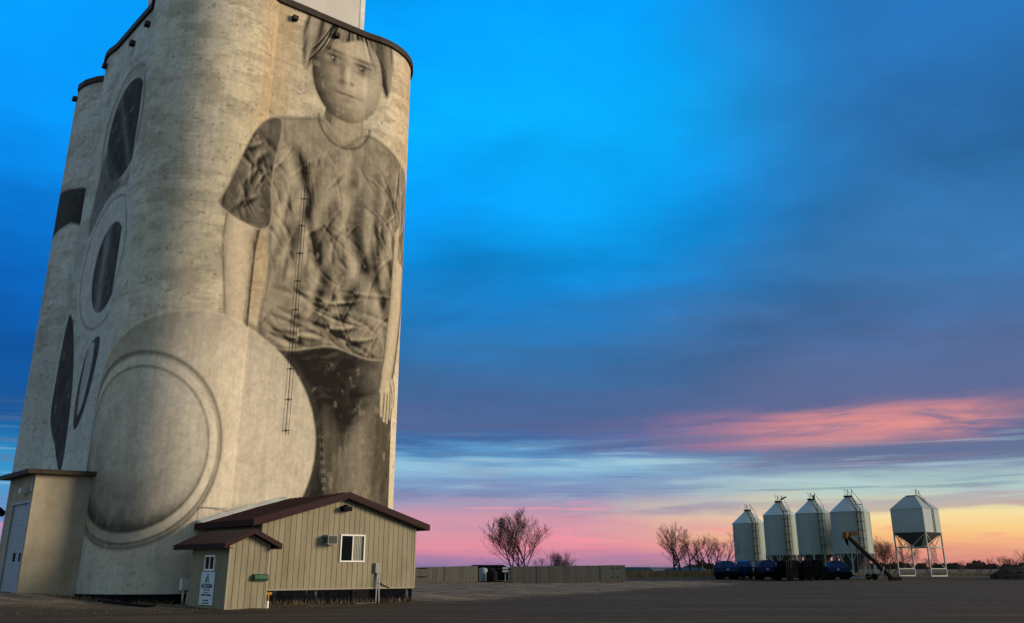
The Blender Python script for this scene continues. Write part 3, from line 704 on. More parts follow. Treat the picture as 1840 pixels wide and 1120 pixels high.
# ---------------------------------------------------------------- office with gable
OF = empty('office_building', W(23.07, 38.24, 0), AG)
tag(OF, 'low tan metal sided office with maroon gable roof below the elevator', 'building')
SL, PK = .29, 4.85
top = lambda x: PK - .30 - SL * abs(x)
core = MB().prism([(-4, .72), (4, .72), (4, top(4)), (0, top(0)), (-4, top(-4))], 1, .03, 6.3)
core.build('wall', M_sidegap, OF)
pn = MB(); pw = .27
x = -4.0
while x < 3.99:
    a_, b_ = x, min(x + pw - .022, 4.0)
    cuts = [a_] + ([0.0] if a_ < 0 < b_ else []) + [b_]
    pn.prism([(a_, .70), (b_, .70)] + [(q_, top(q_)) for q_ in reversed(cuts)], 1, 0, .028); x += pw
y = 0.03
while y < 5.9:
    pn.box(3.99, 4.03, y, y + pw - .022, .70, top(4)).box(-4.03, -3.99, y, y + pw - .022, .70, top(4)); y += pw
pn.build('siding', M_siding, OF)
MB().box(3.96, 4.045, -.02, .06, .69, top(4.05)).box(-4.0, 4.0, -.015, .03, .66, .72).build('corner_trim', M_trim, OF)
MB().box(-3.94, 3.94, .06, 6.2, -.5, .70).build('foundation', M_tar, OF)
e = 4.58; yb = 6.0
for sg in (-1, 1):
    rf = MB().prism([(0, PK), (sg * e, PK - SL * e), (sg * e, PK - SL * e - .1), (0, PK - .1)], 1, -.32, yb)
    ro = rf.build('roof', M_maroon, OF)
    rb = MB()
    for yy in np.arange(.2, yb, .45):
        rb.prism([(0, PK + .03), (sg * e, PK - SL * e + .03), (sg * e, PK - SL * e + .002), (0, PK + .002)], 1, yy, yy + .035)
    rb.build('roof_rib', M_maroon, ro)
fa = MB()
for sg in (-1, 1):
    fa.prism([(sg * .0, PK + .015), (sg * (e + .02), PK - SL * e + .015), (sg * (e + .02), PK - SL * e - .26), (0, PK - .27)], 1, -.36, -.322)
    fa.box(min(sg * e, sg * (e + .035)), max(sg * e, sg * (e + .035)), -.32, yb, PK - SL * e - .25, PK - SL * e + .01)
    fa.prism([(sg * .05, top(.05) + .0), (sg * 3.98, top(3.98)), (sg * (e - .03), PK - SL * e - .24), (sg * (e - .03), PK - SL * e - .22), (sg * 3.98, top(3.98) + .03), (sg * .05, top(.05) + .03)], 1, -.32, -.002)
    fa.box(min(sg * 4.03, sg * e), max(sg * 4.03, sg * e), .0, yb, PK - SL * e - .22, PK - SL * e - .19)
fa.build('fascia', M_maroon, OF)
fl = MB()
for (xa, ya, xb, yb2) in ((-4.55, 5.75, -3.2, 5.72), (-3.2, 5.72, -1.6, 5.80), (-1.6, 5.80, 0.05, 5.86)):
    za, zb = PK - SL * abs(xa), PK - SL * abs(xb)
    ya, yb2 = (ya - (.42 if xa < -4 else .3 if xa < -3 else .0), yb2 - (.3 if xb < -3 else .0)); fl.add([(xa, ya - .3, za + .02), (xb, yb2 - .3, zb + .02), (xb, yb2 + .25, zb + .02), (xa, ya + .25, za + .02), (xa, ya - .3, za + .05), (xb, yb2 - .3, zb + .05), (xb, yb2 + .25, zb + .22), (xa, ya + .25, za + .16)],
           [(0, 1, 2, 3), (4, 5, 6, 7), (0, 1, 5, 4), (1, 2, 6, 5), (2, 3, 7, 6), (3, 0, 4, 7)])
fl.build('flashing', M_whpaint, OF)
def window(parent, M, x0, x1, z0, z1, curtain, fw=.06):
    f = MB(); f.box(x0, x1, -.05, .02, z0, z0 + fw, M).box(x0, x1, -.05, .02, z1 - fw, z1, M).box(x0, x0 + fw, -.05, .02, z0 + fw, z1 - fw, M).box(x1 - fw, x1, -.05, .02, z0 + fw, z1 - fw, M)
    xm = (x0 + x1) / 2; f.box(xm - fw * .4, xm + fw * .4, -.045, .02, z0 + fw, z1 - fw, M)
    w = f.build('window', M_white, parent)
    MB().box(x0 + fw, xm - fw * .4, -.012, .0, z0 + fw, z1 - fw, M).build('pane', M_glass, w)
    MB().box(xm + fw * .4, x1 - fw, -.012, .0, z0 + fw, z1 - fw, M).build('pane', M_glass if not curtain else M_dkgrey, w)
    if curtain:
        c = MB()
        for k in range(5):
            xa = xm + .06 + k * (x1 - xm - .12) / 5 * .8; c.box(xa, xa + .055, -.02, -.013, z0 + fw, z1 - fw, M)
        c.build('curtain', M_curtain, w)
    return w
window(OF, None, -.13, 1.17, 1.82, 3.01, True)
ac = MB().box(-1.0, -.50, -.40, .02, 2.55, 2.96).build('air_conditioner', M_grey, OF)
MB().box(-.95, -.55, -.42, -.402, 2.60, 2.91).build('grille', M_dkgrey, ac)
sg_ = MB()
for k in range(5): sg_.box(-1.015, -1.002, -.36 + k * .07, -.325 + k * .07, 2.62, 2.88)
sg_.build('side_louvre', M_dkgrey, ac)
fl_ = MB().box(-.22, .2, -.34, 0, 4.02, 4.22).box(-.06, .06, -.2, 0, 4.22, 4.30).build('floodlight', M_black, OF)
mb_ = MB().box(1.74, 2.06, -.14, 0, 1.35, 1.78).build('meter_box', M_grey, OF)
MB().tube([(1.84, -.09, -.2), (1.86, -.09, 1.0), (1.88, -.09, 1.36)], .03).build('conduit', M_galv, mb_)
MB().tube([(2.03, -.09, -.2), (1.98, -.09, .9), (1.94, -.09, 1.36)], .03).build('conduit', M_galv, mb_)
MB().tube([(1.98, -.06, .95), (2.3, -.05, .8), (2.6, -.04, .7)], .02).build('cable', M_black, mb_)
MB().box(.62, 1.5, .0, .07, .08, .62).build('crawl_opening', M_black, OF)
MB().box(.55, 1.62, -.5, .0, -.1, .09).build('window_well', M_conc, OF)
MB().box(-3.62, -3.36, -.10, .0, .50, .60).box(-3.53, -3.47, -.09, -.03, -.1, .5).build('standpipe', M_yellow, OF)
MB().tube([(-4.18, -1.35, -.1), (-4.18, -1.35, .3)], .06).build('vent_pipe', M_white, OF)
MB().tube([(-4.4, 5.6, 3.4), (-4.4, 5.6, 4.3), (-2.2, 5.75, 4.25)], .02).build('pipe', M_galv, OF)

# porch at the left of the office
px0, px1, py0, py1, pz = -6.07, -4.33, -1.49, 2.16, 2.48
xm = (px0 + px1) / 2; pk_z = pz + .40
po = MB().prism([(px0 + .03, -.3), (px1, -.3), (px1, pz), (xm, pk_z), (px0 + .03, pz)], 1, py0 + .03, py1)
po.box(px1, -4.03, .05, py1, -.3, pz)
porch = po.build('porch', M_sidegap, OF)
ps = MB(); x = px0
while x < px1 - .02:
    a_, b_ = x, min(x + .27 - .022, px1); tp = lambda q: pk_z - .46 * abs(q - xm)
    cuts = [a_] + ([xm] if a_ < xm < b_ else []) + [b_]
    ps.prism([(a_, .03), (b_, .03)] + [(q_, tp(q_)) for q_ in reversed(cuts)], 1, py0, py0 + .028); x += .27
y = py0
while y < py1 - .02: ps.box(px0, px0 + .028, y, min(y + .13 - .014, py1), .03, pz); y += .13
ps.build('siding', M_siding, porch)
MB().box(px0 - .02, px0 + .06, py0 - .02, py0 + .05, -.1, pz).box(px1 - .05, px1 + .015, py0 - .015, py0 + .05, -.1, pz).box(px0, px1, py0 - .01, py0 + .02, -.02, .04).build('corner_trim', M_trim, porch)
pr = MB(); sl = .47; ez = .30
for sg in (-1, 1):
    xo = xm + sg * ((px1 - px0) / 2 + .36); zo = pk_z + .20 - sl * abs(xo - xm); zt = pk_z + .20
    yend = 3.3 if sg < 0 else -.04
    pr.prism([(xm, zt), (xo, zo), (xo, zo - .1), (xm, zt - .1)], 1, py0 - .3, yend)
    pr.prism([(xm, zt + .012), (xo + sg * .02, zo + .012), (xo + sg * .02, zo - .20), (xm, zt - .20)], 1, py0 - .335, py0 - .302)
    pr.box(min(xo, xo + sg * .03), max(xo, xo + sg * .03), py0 - .3, yend, zo - .20, zo + .008)
    xw = px0 - .01 if sg < 0 else px1 + .02
    pr.box(min(xo, xw), max(xo, xw), py0 - .29, yend - .01, zo - .19, zo - .16)
pr.prism([(xm, pk_z + .19), (-4.1, pk_z + .19), (-4.1, pk_z + .1), (xm, pk_z + .1)], 1, .0, 3.3)
pr.build('porch_roof', M_maroon, porch)
# left face of the porch: local frame looking out along -x
LM = Matrix.Translation((px0, 0, 0)) @ Matrix.Rotation(R(-90), 4, 'Z')      # local x -> -y, local -y -> -x
window(porch, LM, -.72, .25, 1.46, 2.07, False, .07)
mbx = MB().prism([(-1.62, 1.08), (-1.5, 1.08), (-1.5, 1.34), (-1.66, 1.30), (-1.70, 1.16)], 0, -4.98, -4.38)
mbx.build('mailbox', M_green, porch)
SG = empty('sign', W(23.07, 38.24, 0) + DV * (px0 - .012), AG)
tag(SG, 'upright pale blue company sign with green emblem on the porch side', 'sign')
bd = MB().box(-.035, -.003, -.40, .88, .15, 1.42).build('board', M_signw, SG)
def lay(name, pts, m_, x_): # flat raised shape on the board; local coords across (right positive) and up
    mb = MB(); mb.prism([(.24 - u_, w_) for u_, w_ in pts], 0, x_ - .004, x_); return mb.build(name, m_, bd)
lay('emblem', [(-.24, 1.02), (.02, 1.37), (.17, 1.02), (.09, 1.02), (.03, 1.22), (-.06, 1.02)], M_signg, -.036)
lay('emblem_leaf', [(.0, 1.02), (.06, 1.13), (.09, 1.02)], M_signl, -.036)
def text(s, size, cx, z, m_):
    cu = bpy.data.curves.new('lettering', 'FONT'); cu.body = s; cu.size = size; cu.align_x = 'CENTER'; cu.extrude = .003; cu.offset = .006 if size > .15 else 0
    o = bpy.data.objects.new('lettering', cu); sc.collection.objects.link(o)
    dg = bpy.context.evaluated_depsgraph_get(); mesh = bpy.data.meshes.new_from_object(o.evaluated_get(dg)); bpy.data.objects.remove(o)
    mesh.materials.clear(); mesh.materials.append(m_)
    q = bpy.data.objects.new('lettering', mesh); sc.collection.objects.link(q); q.parent = bd
    q.rotation_euler = (R(90), 0, R(-90)); q.location = (-.04, .24 - cx, z)
    return q
text('AGTEGRA', .235, 0, .80, M_signk); text('COOPERATIVE', .10, 0, .69, M_grey)
for w_, z_, h_ in ((.5, .60, .03), (.95, .50, .055), (.5, .30, .05), (.62, .20, .04)):
    lay('text_line', [(-w_ / 2, z_), (-.03, z_), (-.03, z_ + h_), (-w_ / 2, z_ + h_)], M_signk, -.036)
    lay('text_line', [(.03, z_), (w_ / 2, z_), (w_ / 2, z_ + h_), (.03, z_ + h_)], M_signk, -.036)

# hose along the ground
hp = [(95, 1071), (140, 1080), (180, 1087), (220, 1091), (262, 1095), (278, 1093)]
pts = []
for (px, py), Y in zip(hp, (46, 43.5, 41.5, 40.2, 39.2, 39.4)):
    a_ = S(px, py)[0] * Y; q_ = G(a_, Y); q_.z += .13; pts.append(q_)
h_ = MB().tube(pts, .05, 8).build('hose', M_black); tag(h_, 'long black hose lying on the gravel by the elevator base', 'hose')

# stones on the gravel: uncounted
random.seed(8); stn = MB()
for i in range(2600):
    x = random.uniform(-38, 14); y = random.uniform(30, 90) if random.random() < .4 else random.uniform(28, 50)
    if y < edge_line(x) - .5: continue
    d_ = Vector((x, y, 0)).dot(DV); n_ = Vector((x, y, 0)).dot(NV)
    if (d_ > 16.9 and d_ < 27.2 and n_ > 36.7) or (d_ > 14.5 and n_ > 44.0 and d_ < 32): continue
    s_ = random.uniform(.015, .045) * (1.6 if random.random() < .08 else 1); c_ = G(x, y); c_.z += .06
    vs = [c_ + Vector((random.uniform(.6, 1.2) * s_ * a, random.uniform(.6, 1.2) * s_ * b, random.uniform(.5, .8) * s_ * c)) for a, b, c in ((1, 0, 0), (-1, 0, 0), (0, 1, 0), (0, -1, 0), (0, 0, 1), (0, 0, -1))]
    stn.add(vs, [(0, 2, 4), (2, 1, 4), (1, 3, 4), (3, 0, 4), (2, 0, 5), (1, 2, 5), (3, 1, 5), (0, 3, 5)])
tag(stn.build('stones', M_stone, fix=False), 'small loose stones strewn over the gravel', 'stones', kind='stuff')

# ---------------------------------------------------------------- concrete containment walls and what stands between
def cwall(label, a, b, h0, h1, th, holes):
    a = Vector(a); b = Vector(b); t = b - a; L = t.length
    o = empty('concrete_wall', (a.x, a.y, 0), math.atan2(t.y, t.x)); tag(o, label, 'wall', 'concrete containment walls')
    pa = MB(); k = max(1, round(L / 1.3))
    for i in range(k):
        u0, u1 = L * i / k, L * (i + 1) / k; z0, z1 = h0 + (h1 - h0) * i / k, h0 + (h1 - h0) * (i + 1) / k
        dy = random.uniform(0, .05)
        pa.prism([(u0, -.4), (u1 - .03, -.4), (u1 - .03, z1 + random.uniform(-.015, .015)), (u0, z0)], 1, dy, dy + th)
    pa.box(0, L, .06, th - .01, -.4, min(h0, h1) - .04); pa.build('panel', M_conc, o)
    hh_ = MB()
    for u in holes:
        for z in (.6, 1.45): hh_.box(u, u + .16, -.02, .1, z, z + .1).box(u + .55, u + .71, -.02, .1, z, z + .1)
    if holes: hh_.build('lifting_pocket', M_black, o)
    return o
random.seed(5)
cwall('weathered concrete wall running out from behind the office corner', at(735, 1049, 102).xy.to_3d(), at(859, 1046, 105).xy.to_3d(), 1.55, 1.74, .25, [.9, 7.9 * 0 + 1.2])
cw2 = cwall('long pale concrete wall with a square end beyond the gravel', at(918, 1047, 99).xy.to_3d(), at(1125, 1050, 100.5).xy.to_3d(), 1.67, 1.80, .25, [10.4])
Lw = (at(1125, 1050, 100.5).xy - at(918, 1047, 99).xy).length
MB().box(Lw - .25, Lw, .25, 1.2, -.4, 1.78).build('end_panel', M_conc, cw2)
MB().box(Lw - 1.6, Lw + .9, -.5, .6, -.3, .12).build('footing', M_conc, cw2)
y0 = 105.5
ps_ = empty('pump_shed', at(880, 1046, 118).xy.to_3d()); tag(ps_, 'dark low pump shed with black roof seen through the wall gap', 'shed')
MB().box(-2.6, 2.2, 0, 3, -.2, 1.4).build('wall', M_navy, ps_)
MB().prism([(-3.2, 1.42), (2.6, 1.42), (1.6, 1.86), (-2.0, 1.86)], 1, -.3, 3.3).build('roof', M_black, ps_)
gt = empty('pipe_gate', at(889, 1046, y0).xy.to_3d()); tag(gt, 'black pipe gate closing the gap between the concrete walls', 'gate')
for u in (-1.75, -.6, .5, 1.72): MB().tube([(u, 0, -.2), (u, 0, 1.55)], .06).build('post', M_black, gt)
MB().tube([(-1.75, 0, .14), (1.72, 0, .14)], .05).tube([(.5, 0, 1.35), (1.72, 0, 1.35)], .05).tube([(.5, 0, 1.05), (1.72, 0, 1.05)], .04).build('rail', M_black, gt)
tk = empty('chemical_tank', at(884, 1046, 107.5).xy.to_3d()); tag(tk, 'black upright tank standing in the wall gap', 'tank')
MB().lathe([(0, -.1), (.62, -.1), (.62, 1.0), (.5, 1.22), (.2, 1.34), (0, 1.34)], 20).build('body', M_black, tk)
MB().lathe([(.14, 1.33), (.14, 1.44), (0, 1.44)], 12).build('lid', M_dkgrey, tk)
wb = MB().box(-.3, .3, -.25, .25, 1.06, 1.60); wbx = wb.box(-.04, .04, .26, .32, -.2, 1.58).build('control_box', M_white)
wbx.location = at(908, 1046, y0 + .6).xy.to_3d(); tag(wbx, 'small white control box above the pipe gate', 'box')
tl_ = MB().lathe([(0, 0), (.5, 0), (.5, 1.3), (.38, 1.5), (0, 1.55)], 18).build('chemical_tank', M_farpale)
tl_.location = at(868, 1046, 108.5).xy.to_3d(); tag(tl_, 'pale grey tank at the left of the wall gap', 'tank')
pl_ = empty('utility_pole', at(922, 1019, 128).xy.to_3d()); tag(pl_, 'thin dark pole rising behind the concrete wall', 'pole')
MB().tube([(0, 0, -.3), (0, 0, 3.7)], .06).build('pole', M_rust, pl_)
MB().box(-.12, .12, -.1, .1, 3.6, 3.75).build('cap', M_rust, pl_)

# ---------------------------------------------------------------- hopper bins
def bin_ladder(mb, r, z0, z1, roofz, rt):
    w = .28
    for sx in (-w, w):
        mb.tube([(sx, -r - .16, z0), (sx, -r - .16, z1 + .1), (sx, -rt - .16, roofz + .1), (sx, -rt - .1, roofz + 1.0)], .045, 5)
    for z in np.arange(z0 + .1, z1, .36): mb.bar((-w, -r - .16, z), (w, -r - .16, z), .045)
    for t in np.arange(.08, 1, .11):
        y_, z_ = -r + (r - rt) * t - .16, z1 + (roofz - z1) * t + .1; mb.bar((-w, y_, z_), (w, y_, z_), .05)
    for z in np.arange(z0 + 1.1, z1 + .9, 1.05):                      # safety cage hoops
        mb.tube([(-.4, -r - .16, z), (-.45, -r - .55, z), (0, -r - .8, z), (.45, -r - .55, z), (.4, -r - .16, z)], .035, 4)
    for sx in (-.44, 0, .44): mb.tube([(sx, -r - (.57 if sx else .8), z0 + 1.0), (sx, -r - (.57 if sx else .8), z1 + .9)], .03, 4)
    mb.bar((-.44, -r - .57, z1 + .9), (-w, -rt - .1, roofz + 1.0), .04); mb.bar((.44, -r - .57, z1 + .9), (w, -rt - .1, roofz + 1.0), .04)
def make_bin(kind, r, zb, ze, zp, lad):
    o = empty('hopper_bin')
    MB().lathe([(r, zb), (r, ze)], 48).build('wall', M_binwall, o)
    sm = MB()
    for k in range(8):
        a = 2 * math.pi * k / 8 + .2; sm.bar((r * math.cos(a), r * math.sin(a), zb), (r * math.cos(a), r * math.sin(a), ze), .03)
    sm.build('seam', M_binleg, o)
    rf = MB().lathe([(r + .06, ze - .03), (r + .06, ze + .03), (.42, zp), (.42, zp - .02)], 48).build('roof', M_binroof, o)
    MB().lathe([(.42, zp - .05), (.44, zp + .1), (.55, zp + .1), (.55, zp + .26), (0, zp + .30)], 18).build('lid', M_rust, rf)
    rb = MB()
    for k in range(16):
        a = 2 * math.pi * k / 16; rb.bar((r * math.cos(a), r * math.sin(a), ze + .04), (.43 * math.cos(a), .43 * math.sin(a), zp), .035)
    rb.build('roof_rib', M_binroof, rf)
    MB().lathe([(r - .02, zb), (.32, max(.7, zb - r * .95)), (.32, max(.7, zb - r * .95) - .2)], 40).build('hopper', M_binhop, o)
    nl = 10
    if kind == 'skirt':
        sk = MB()
        for k in range(nl):
            a0 = 2 * math.pi * k / nl + .16; aw = math.pi / nl
            pr_ = [(-1, zb - .1), (-.9, zb - .32), (-.62, zb - .48)]
            for (ta, tb) in ((-aw, -aw * .8), (-aw * .8, -aw * .55), (-aw * .55, aw * .55), (aw * .55, aw * .8), (aw * .8, aw)):
                f_ = lambda t: zb - .12 - (0 if abs(t) < aw * .6 else .3 * ((abs(t) / aw - .55) / .45) ** 2 * 1.0 if abs(t) < aw * .99 else .5)
                P = lambda t, z, rr=r: (rr * math.cos(a0 + t), rr * math.sin(a0 + t), z)
                sk.add([P(ta, f_(ta)), P(tb, f_(tb)), P(tb, zb), P(ta, zb), P(ta, f_(ta), r - .08), P(tb, f_(tb), r - .08), P(tb, zb, r - .08), P(ta, zb, r - .08)],
                       [(0, 1, 2, 3), (4, 5, 6, 7), (0, 1, 5, 4), (3, 2, 6, 7), (0, 3, 7, 4), (1, 2, 6, 5)])
        sk.build('skirt', M_binleg, o)
    else:
        MB().lathe([(r + .05, zb - .22), (r + .09, zb - .1), (r + .05, zb)], 48).build('ring_beam', M_binleg, o)
    for k in range(nl):
        a = 2 * math.pi * k / nl + .16 + math.pi / nl; p = Vector((r * math.cos(a), r * math.sin(a), 0))
        MB().bar((p.x, p.y, -.4), (p.x, p.y, zb - .1), .17).build('leg', M_binleg, o)
        if kind != 'skirt':
            a2 = a + 2 * math.pi / nl * .35; a3 = a - 2 * math.pi / nl * .35
            MB().bar((p.x, p.y, zb - 1.3), (r * math.cos(a2), r * math.sin(a2), zb - .2), .09).bar((p.x, p.y, zb - 1.3), (r * math.cos(a3), r * math.sin(a3), zb - .2), .09).build('brace', M_binleg, o)
    MB().lathe([(r + .03, .0), (r + .03, .14), (r - .12, .14)], 40).build('base_ring', M_binleg, o)
    lo = empty('ladder_tmp'); bpy.data.objects.remove(lo)
    lm = MB(); bin_ladder(lm, r, zb - 1.6 if kind != 'skirt' else zb - .1, ze, zp, .5)
    l_ = lm.build('ladder', lad, o, fix=False); l_.rotation_euler = (0, 0, R(5))
    hr = MB().tube([(-.45, -.3, zp + .1), (-.5, -.3, zp + 1.15), (-.2, -.2, zp + .3)], .03, 5).build('handrail', M_ladder, o)
    return o
G_b = 'four white hopper bins in a row'
spec = [(1351, 147, 'skirt', 2.38, 2.62, 7.95, 9.75, M_ladder, 'leftmost white hopper bin beside the bare trees, arched skirt legs', 938),
        (1409, 140, 'legs', 2.32, 2.95, 8.25, 10.05, M_ladder, 'second white hopper bin from the left with braced legs and tilted lid', 926),
        (1470, 133, 'skirt', 2.32, 2.95, 8.2, 9.95, M_ladderg, 'white hopper bin with the green ladder', 922),
        (1538, 126, 'legs', 2.45, 3.1, 8.1, 9.95, M_ladder, 'rightmost round white hopper bin behind the leaning auger, braced legs', 920)]
for px, Y, kind, r, zb, ze, zp, lad, lab, pe in spec:
    o = make_bin(kind, r, zb, ze, zp, lad); o.location = gp(px, Y); tag(o, lab, 'grain bin', G_b)
    if 'tilted' in lab:
        o_ = MB().lathe([(.5, 0), (.5, .16), (0, .2)], 16).build('open_lid', M_black, o); o_.location = (.75, -.2, zp + .55); o_.rotation_euler = (0, R(-25), 0)
    if 'green' in lab: MB().box(-.1, .1, -.1, .1, zp + .2, zp + .75).build('vent', M_black, o).location = (.35, 0, 0)

# square bin on tall legs
SB = empty('square_bin', W(0, 0), AG); Yc = 128.
pc = at(1672, 1019, Yc); SB.location = (pc.x, pc.y, float(hgt(pc.x, pc.y)))
tag(SB, 'square pale hopper bin raised on tall slim legs at the right', 'grain bin')
s_ = 4.55; zt, ze, zb, zh = 10.35, 8.65, 5.6, 3.75
MB().box(0, s_, 0, s_, zb, ze).build('wall', M_sqwall, SB)
a_, b_ = s_ / 2 - .75, s_ / 2 + .75
sr = MB().add([(-.06, -.06, ze + .004), (s_ + .06, -.06, ze + .004), (s_ + .06, s_ + .06, ze + .004), (-.06, s_ + .06, ze + .004), (a_, a_, zt), (b_, a_, zt), (b_, b_, zt), (a_, b_, zt)],
         [(0, 1, 5, 4), (1, 2, 6, 5), (2, 3, 7, 6), (3, 0, 4, 7), (4, 5, 6, 7), (0, 1, 2, 3)]).build('roof', M_sqwall, SB)
MB().box(a_ + .1, b_ - .1, a_ + .1, b_ - .1, zt + .004, zt + .14).build('lid', M_blue, sr)
h0, h1 = s_ / 2 - .45, s_ / 2 + .45
MB().add([(.02, .02, zb - .004), (s_ - .02, .02, zb - .004), (s_ - .02, s_ - .02, zb - .004), (.02, s_ - .02, zb - .004), (h0, h0, zh), (h1, h0, zh), (h1, h1, zh), (h0, h1, zh)],
         [(0, 1, 5, 4), (1, 2, 6, 5), (2, 3, 7, 6), (3, 0, 4, 7), (4, 5, 6, 7), (0, 1, 2, 3)]).build('hopper', M_binhop, SB)
for x, y in ((.08, .08), (s_ - .08, .08), (s_ - .08, s_ - .08), (.08, s_ - .08)): MB().bar((x, y, 0), (x, y, zb - .01), .16).build('leg', M_binleg, SB)
q = s_ - .08
br = MB()
for (A1, B1) in (((.08, .08), (q, .08)), ((.08, q), (q, q)), ((.08, .08), (.08, q)), ((q, .08), (q, q))):
    br.bar((*A1, 3.7), (*B1, 3.7), .13); br.bar((*A1, zb - .1), ((A1[0] + B1[0]) / 2, (A1[1] + B1[1]) / 2, 3.75), .08); br.bar((*B1, zb - .1), ((A1[0] + B1[0]) / 2, (A1[1] + B1[1]) / 2, 3.75), .08)
for (A1, B1) in (((.08, .08), (q, .08)), ((.08, q), (q, q))):
    br.bar((*A1, .1), (*B1, .1), .16); br.bar((*A1, 1.0), (*B1, 1.0), .11); br.bar((*A1, 3.6), (*B1, .9), .07)
br.build('brace', M_binleg, SB)
for k in range(5):
    x = 1.0 + k * .35; MB().tube([(x, .3 + k * .06, 5.0), (x + .1, .25, 3.4), (x + .35, .3, 2.2 - .2 * k), (x + .6, .4, 3.6)], .022, 5).build('hose', M_ladder, SB)
    MB().tube([(.4 + k * .25, q - .3, 5.2), (.6 + k * .2, q - .2, 3.2), (.9 + k * .2, q - .1, 1.2)], .022, 5).build('hose', M_ladder, SB)
lm = MB()
for y_ in (2.0, 2.4): lm.tube([(s_ * .55 + (y_ - 2), -.05, zb), (s_ * .55 + (y_ - 2), -.05, ze), (s_ * .5 + (y_ - 2), a_ - .1, zt)], .035, 5)
for z in np.arange(zb + .3, ze, .4): lm.bar((s_ * .55, -.05, z), (s_ * .55 + .4, -.05, z), .04)
lm.build('ladder', M_ladder, SB)
MB().tube([(a_ + .2, a_, zt), (a_ + .3, a_, zt + .9), (a_ + .5, a_, zt + .9), (a_ + .6, a_, zt)], .035, 5).tube([(b_ - .3, a_, zt), (b_ - .4, a_, zt + .85), (b_ - .1, a_, zt + .3), (s_ * .6, a_ - .8, zt - .5)], .035, 5).build('handrail', M_ladder, SB)

# ---------------------------------------------------------------- parked hopper wagons
def make_wagon():
    o = empty('hopper_wagon')
    MB().add([(-1.3, -.9, .32), (1.3, -.9, .32), (1.3, .9, .32), (-1.3, .9, .32), (-1.55, -1.1, 1.55), (1.55, -1.1, 1.55), (1.55, 1.1, 1.55), (-1.55, 1.1, 1.55)],
             [(0, 1, 5, 4), (1, 2, 6, 5), (2, 3, 7, 6), (3, 0, 4, 7), (0, 1, 2, 3), (4, 5, 6, 7)]).box(-1.58, 1.58, -1.13, 1.13, 1.5, 1.58).build('hopper', M_blue, o)
    MB().prism([(-1.15, 1.585), (1.15, 1.585), (.85, 2.25), (.2, 2.42), (-.2, 2.42), (-.85, 2.25)], 1, -1.0, 1.0).build('cover', M_bluel, o)
    f = MB().box(-1.7, 1.7, -.75, -.6, .52, .70).box(-1.7, 1.7, .6, .75, .52, .70)
    for x in (-1.5, 1.5):
        for y in (-1.0, .9): f.bar((x, y, .6), (x, y, 1.5), .09)
    f.bar((1.7, 0, .6), (2.5, 0, .45), .12); f.box(-1.7, 1.7, -1.05, -.95, .35, 1.0); f.build('frame', M_navy, o)
    for x in (-.95, .95):
        for y in (-.98, .98):
            w = MB(); w.lathe([(.2, -.14), (.46, -.14), (.5, -.08), (.5, .08), (.46, .14), (.2, .14)], 20)
            wo_ = w.build('wheel', M_tyre, o); wo_.location = (x, y, .5); wo_.rotation_euler = (R(90), 0, 0)
            MB().lathe([(0, -.1), (.21, -.1), (.21, .1), (0, .1)], 14).build('hub', M_navy, wo_)
    r_ = MB()
    for x in (-1.5, -1.1, -.7): r_.tube([(x, -1.1, 1.5), (x, -1.1, 2.35)], .03, 5)
    r_.tube([(-1.5, -1.1, 2.35), (1.4, -1.1, 2.4)], .035, 5).build('guard_rail', M_ladder, o)
    MB().box(-.25, .05, -1.145, -1.13, 1.2, 1.4).build('placard', M_farpale, o)
    return o
wg = make_wagon()
labs = ['leftmost blue hopper wagon beside the bare trees', 'second blue hopper wagon from the left below the leftmost bin',
        'third blue hopper wagon from the left below the braced leg bin', 'near black hopper wagon between the blue ones and the green ladder',
        'dark hopper wagon just below the green ladder bin', 'rightmost blue lidded hopper wagon beside the auger']
for i, (px, Y, rz, s_) in enumerate(((1305, 121.5, .05, .9), (1341, 123, .9, .9), (1378, 121, -.1, .95), (1418, 119, .5, .98), (1459, 119.5, .15, .98), (1503, 120, -.05, .92))):
    o = wg if i == 0 else copy_tree(wg); o.location = gp(px, Y); o.rotation_euler = (0, 0, rz); o.scale = (s_, s_, s_)
    if 'black' in labs[i] or 'dark' in labs[i]:
        for ch in o.children:
            if ch.name.startswith(('hopper', 'cover', 'placard')): ch.data = ch.data.copy(); ch.data.materials[0] = M_navy
    tag(o, labs[i], 'wagon', 'parked hopper wagons in front of the bins')

# ---------------------------------------------------------------- grain auger
AU = empty('grain_auger', gp(1570, 119)); tag(AU, 'rusty portable grain auger leaning up with a yellow head', 'auger')
o0 = AU.location
low = at(1603, 1038, 118) - o0; low.z = .25; hi = at(1521, 962, 120) - o0
ax_ = (hi - low)
MB().tube([low, low + ax_ * .97], .26, 12).build('tube', M_rust, AU)
hd = MB().tube([hi + Vector((-.15, 0, -.45)), hi + Vector((-.1, 0, .35))], .38, 12).build('head', M_aughead, AU)
MB().tube([hi + Vector((-.12, 0, -.45)), hi + Vector((.05, 0, -1.2))], [.22, .12], 8).build('spout', M_black, hd)
mo = hi + Vector((.85, 0, .05)); MB().box(mo.x - .4, mo.x + .4, -.3, .3, mo.z - .1, mo.z + .4).build('motor', M_aughead, AU).location = (0, hi.y, 0)
midp = low + ax_ * .55; fr = MB(); foot = Vector((-.6, -.4, .4))
for s__ in (-1, 1):
    fr.tube([midp, Vector((foot.x + .2, s__ * .9, .4))], .05, 6); fr.tube([low + ax_ * .78, Vector((foot.x - 1.0, s__ * .9, .4))], .05, 6); fr.tube([low + ax_ * .12, Vector((foot.x + .2, s__ * .9, .4))], .05, 6)
fr.tube([(-.4, -.9, .4), (-.4, .9, .4)], .06, 6).tube([(-1.6, -.9, .4), (-.4, -.9, .4)], .06, 6); fr.build('undercarriage', M_binhop, AU)
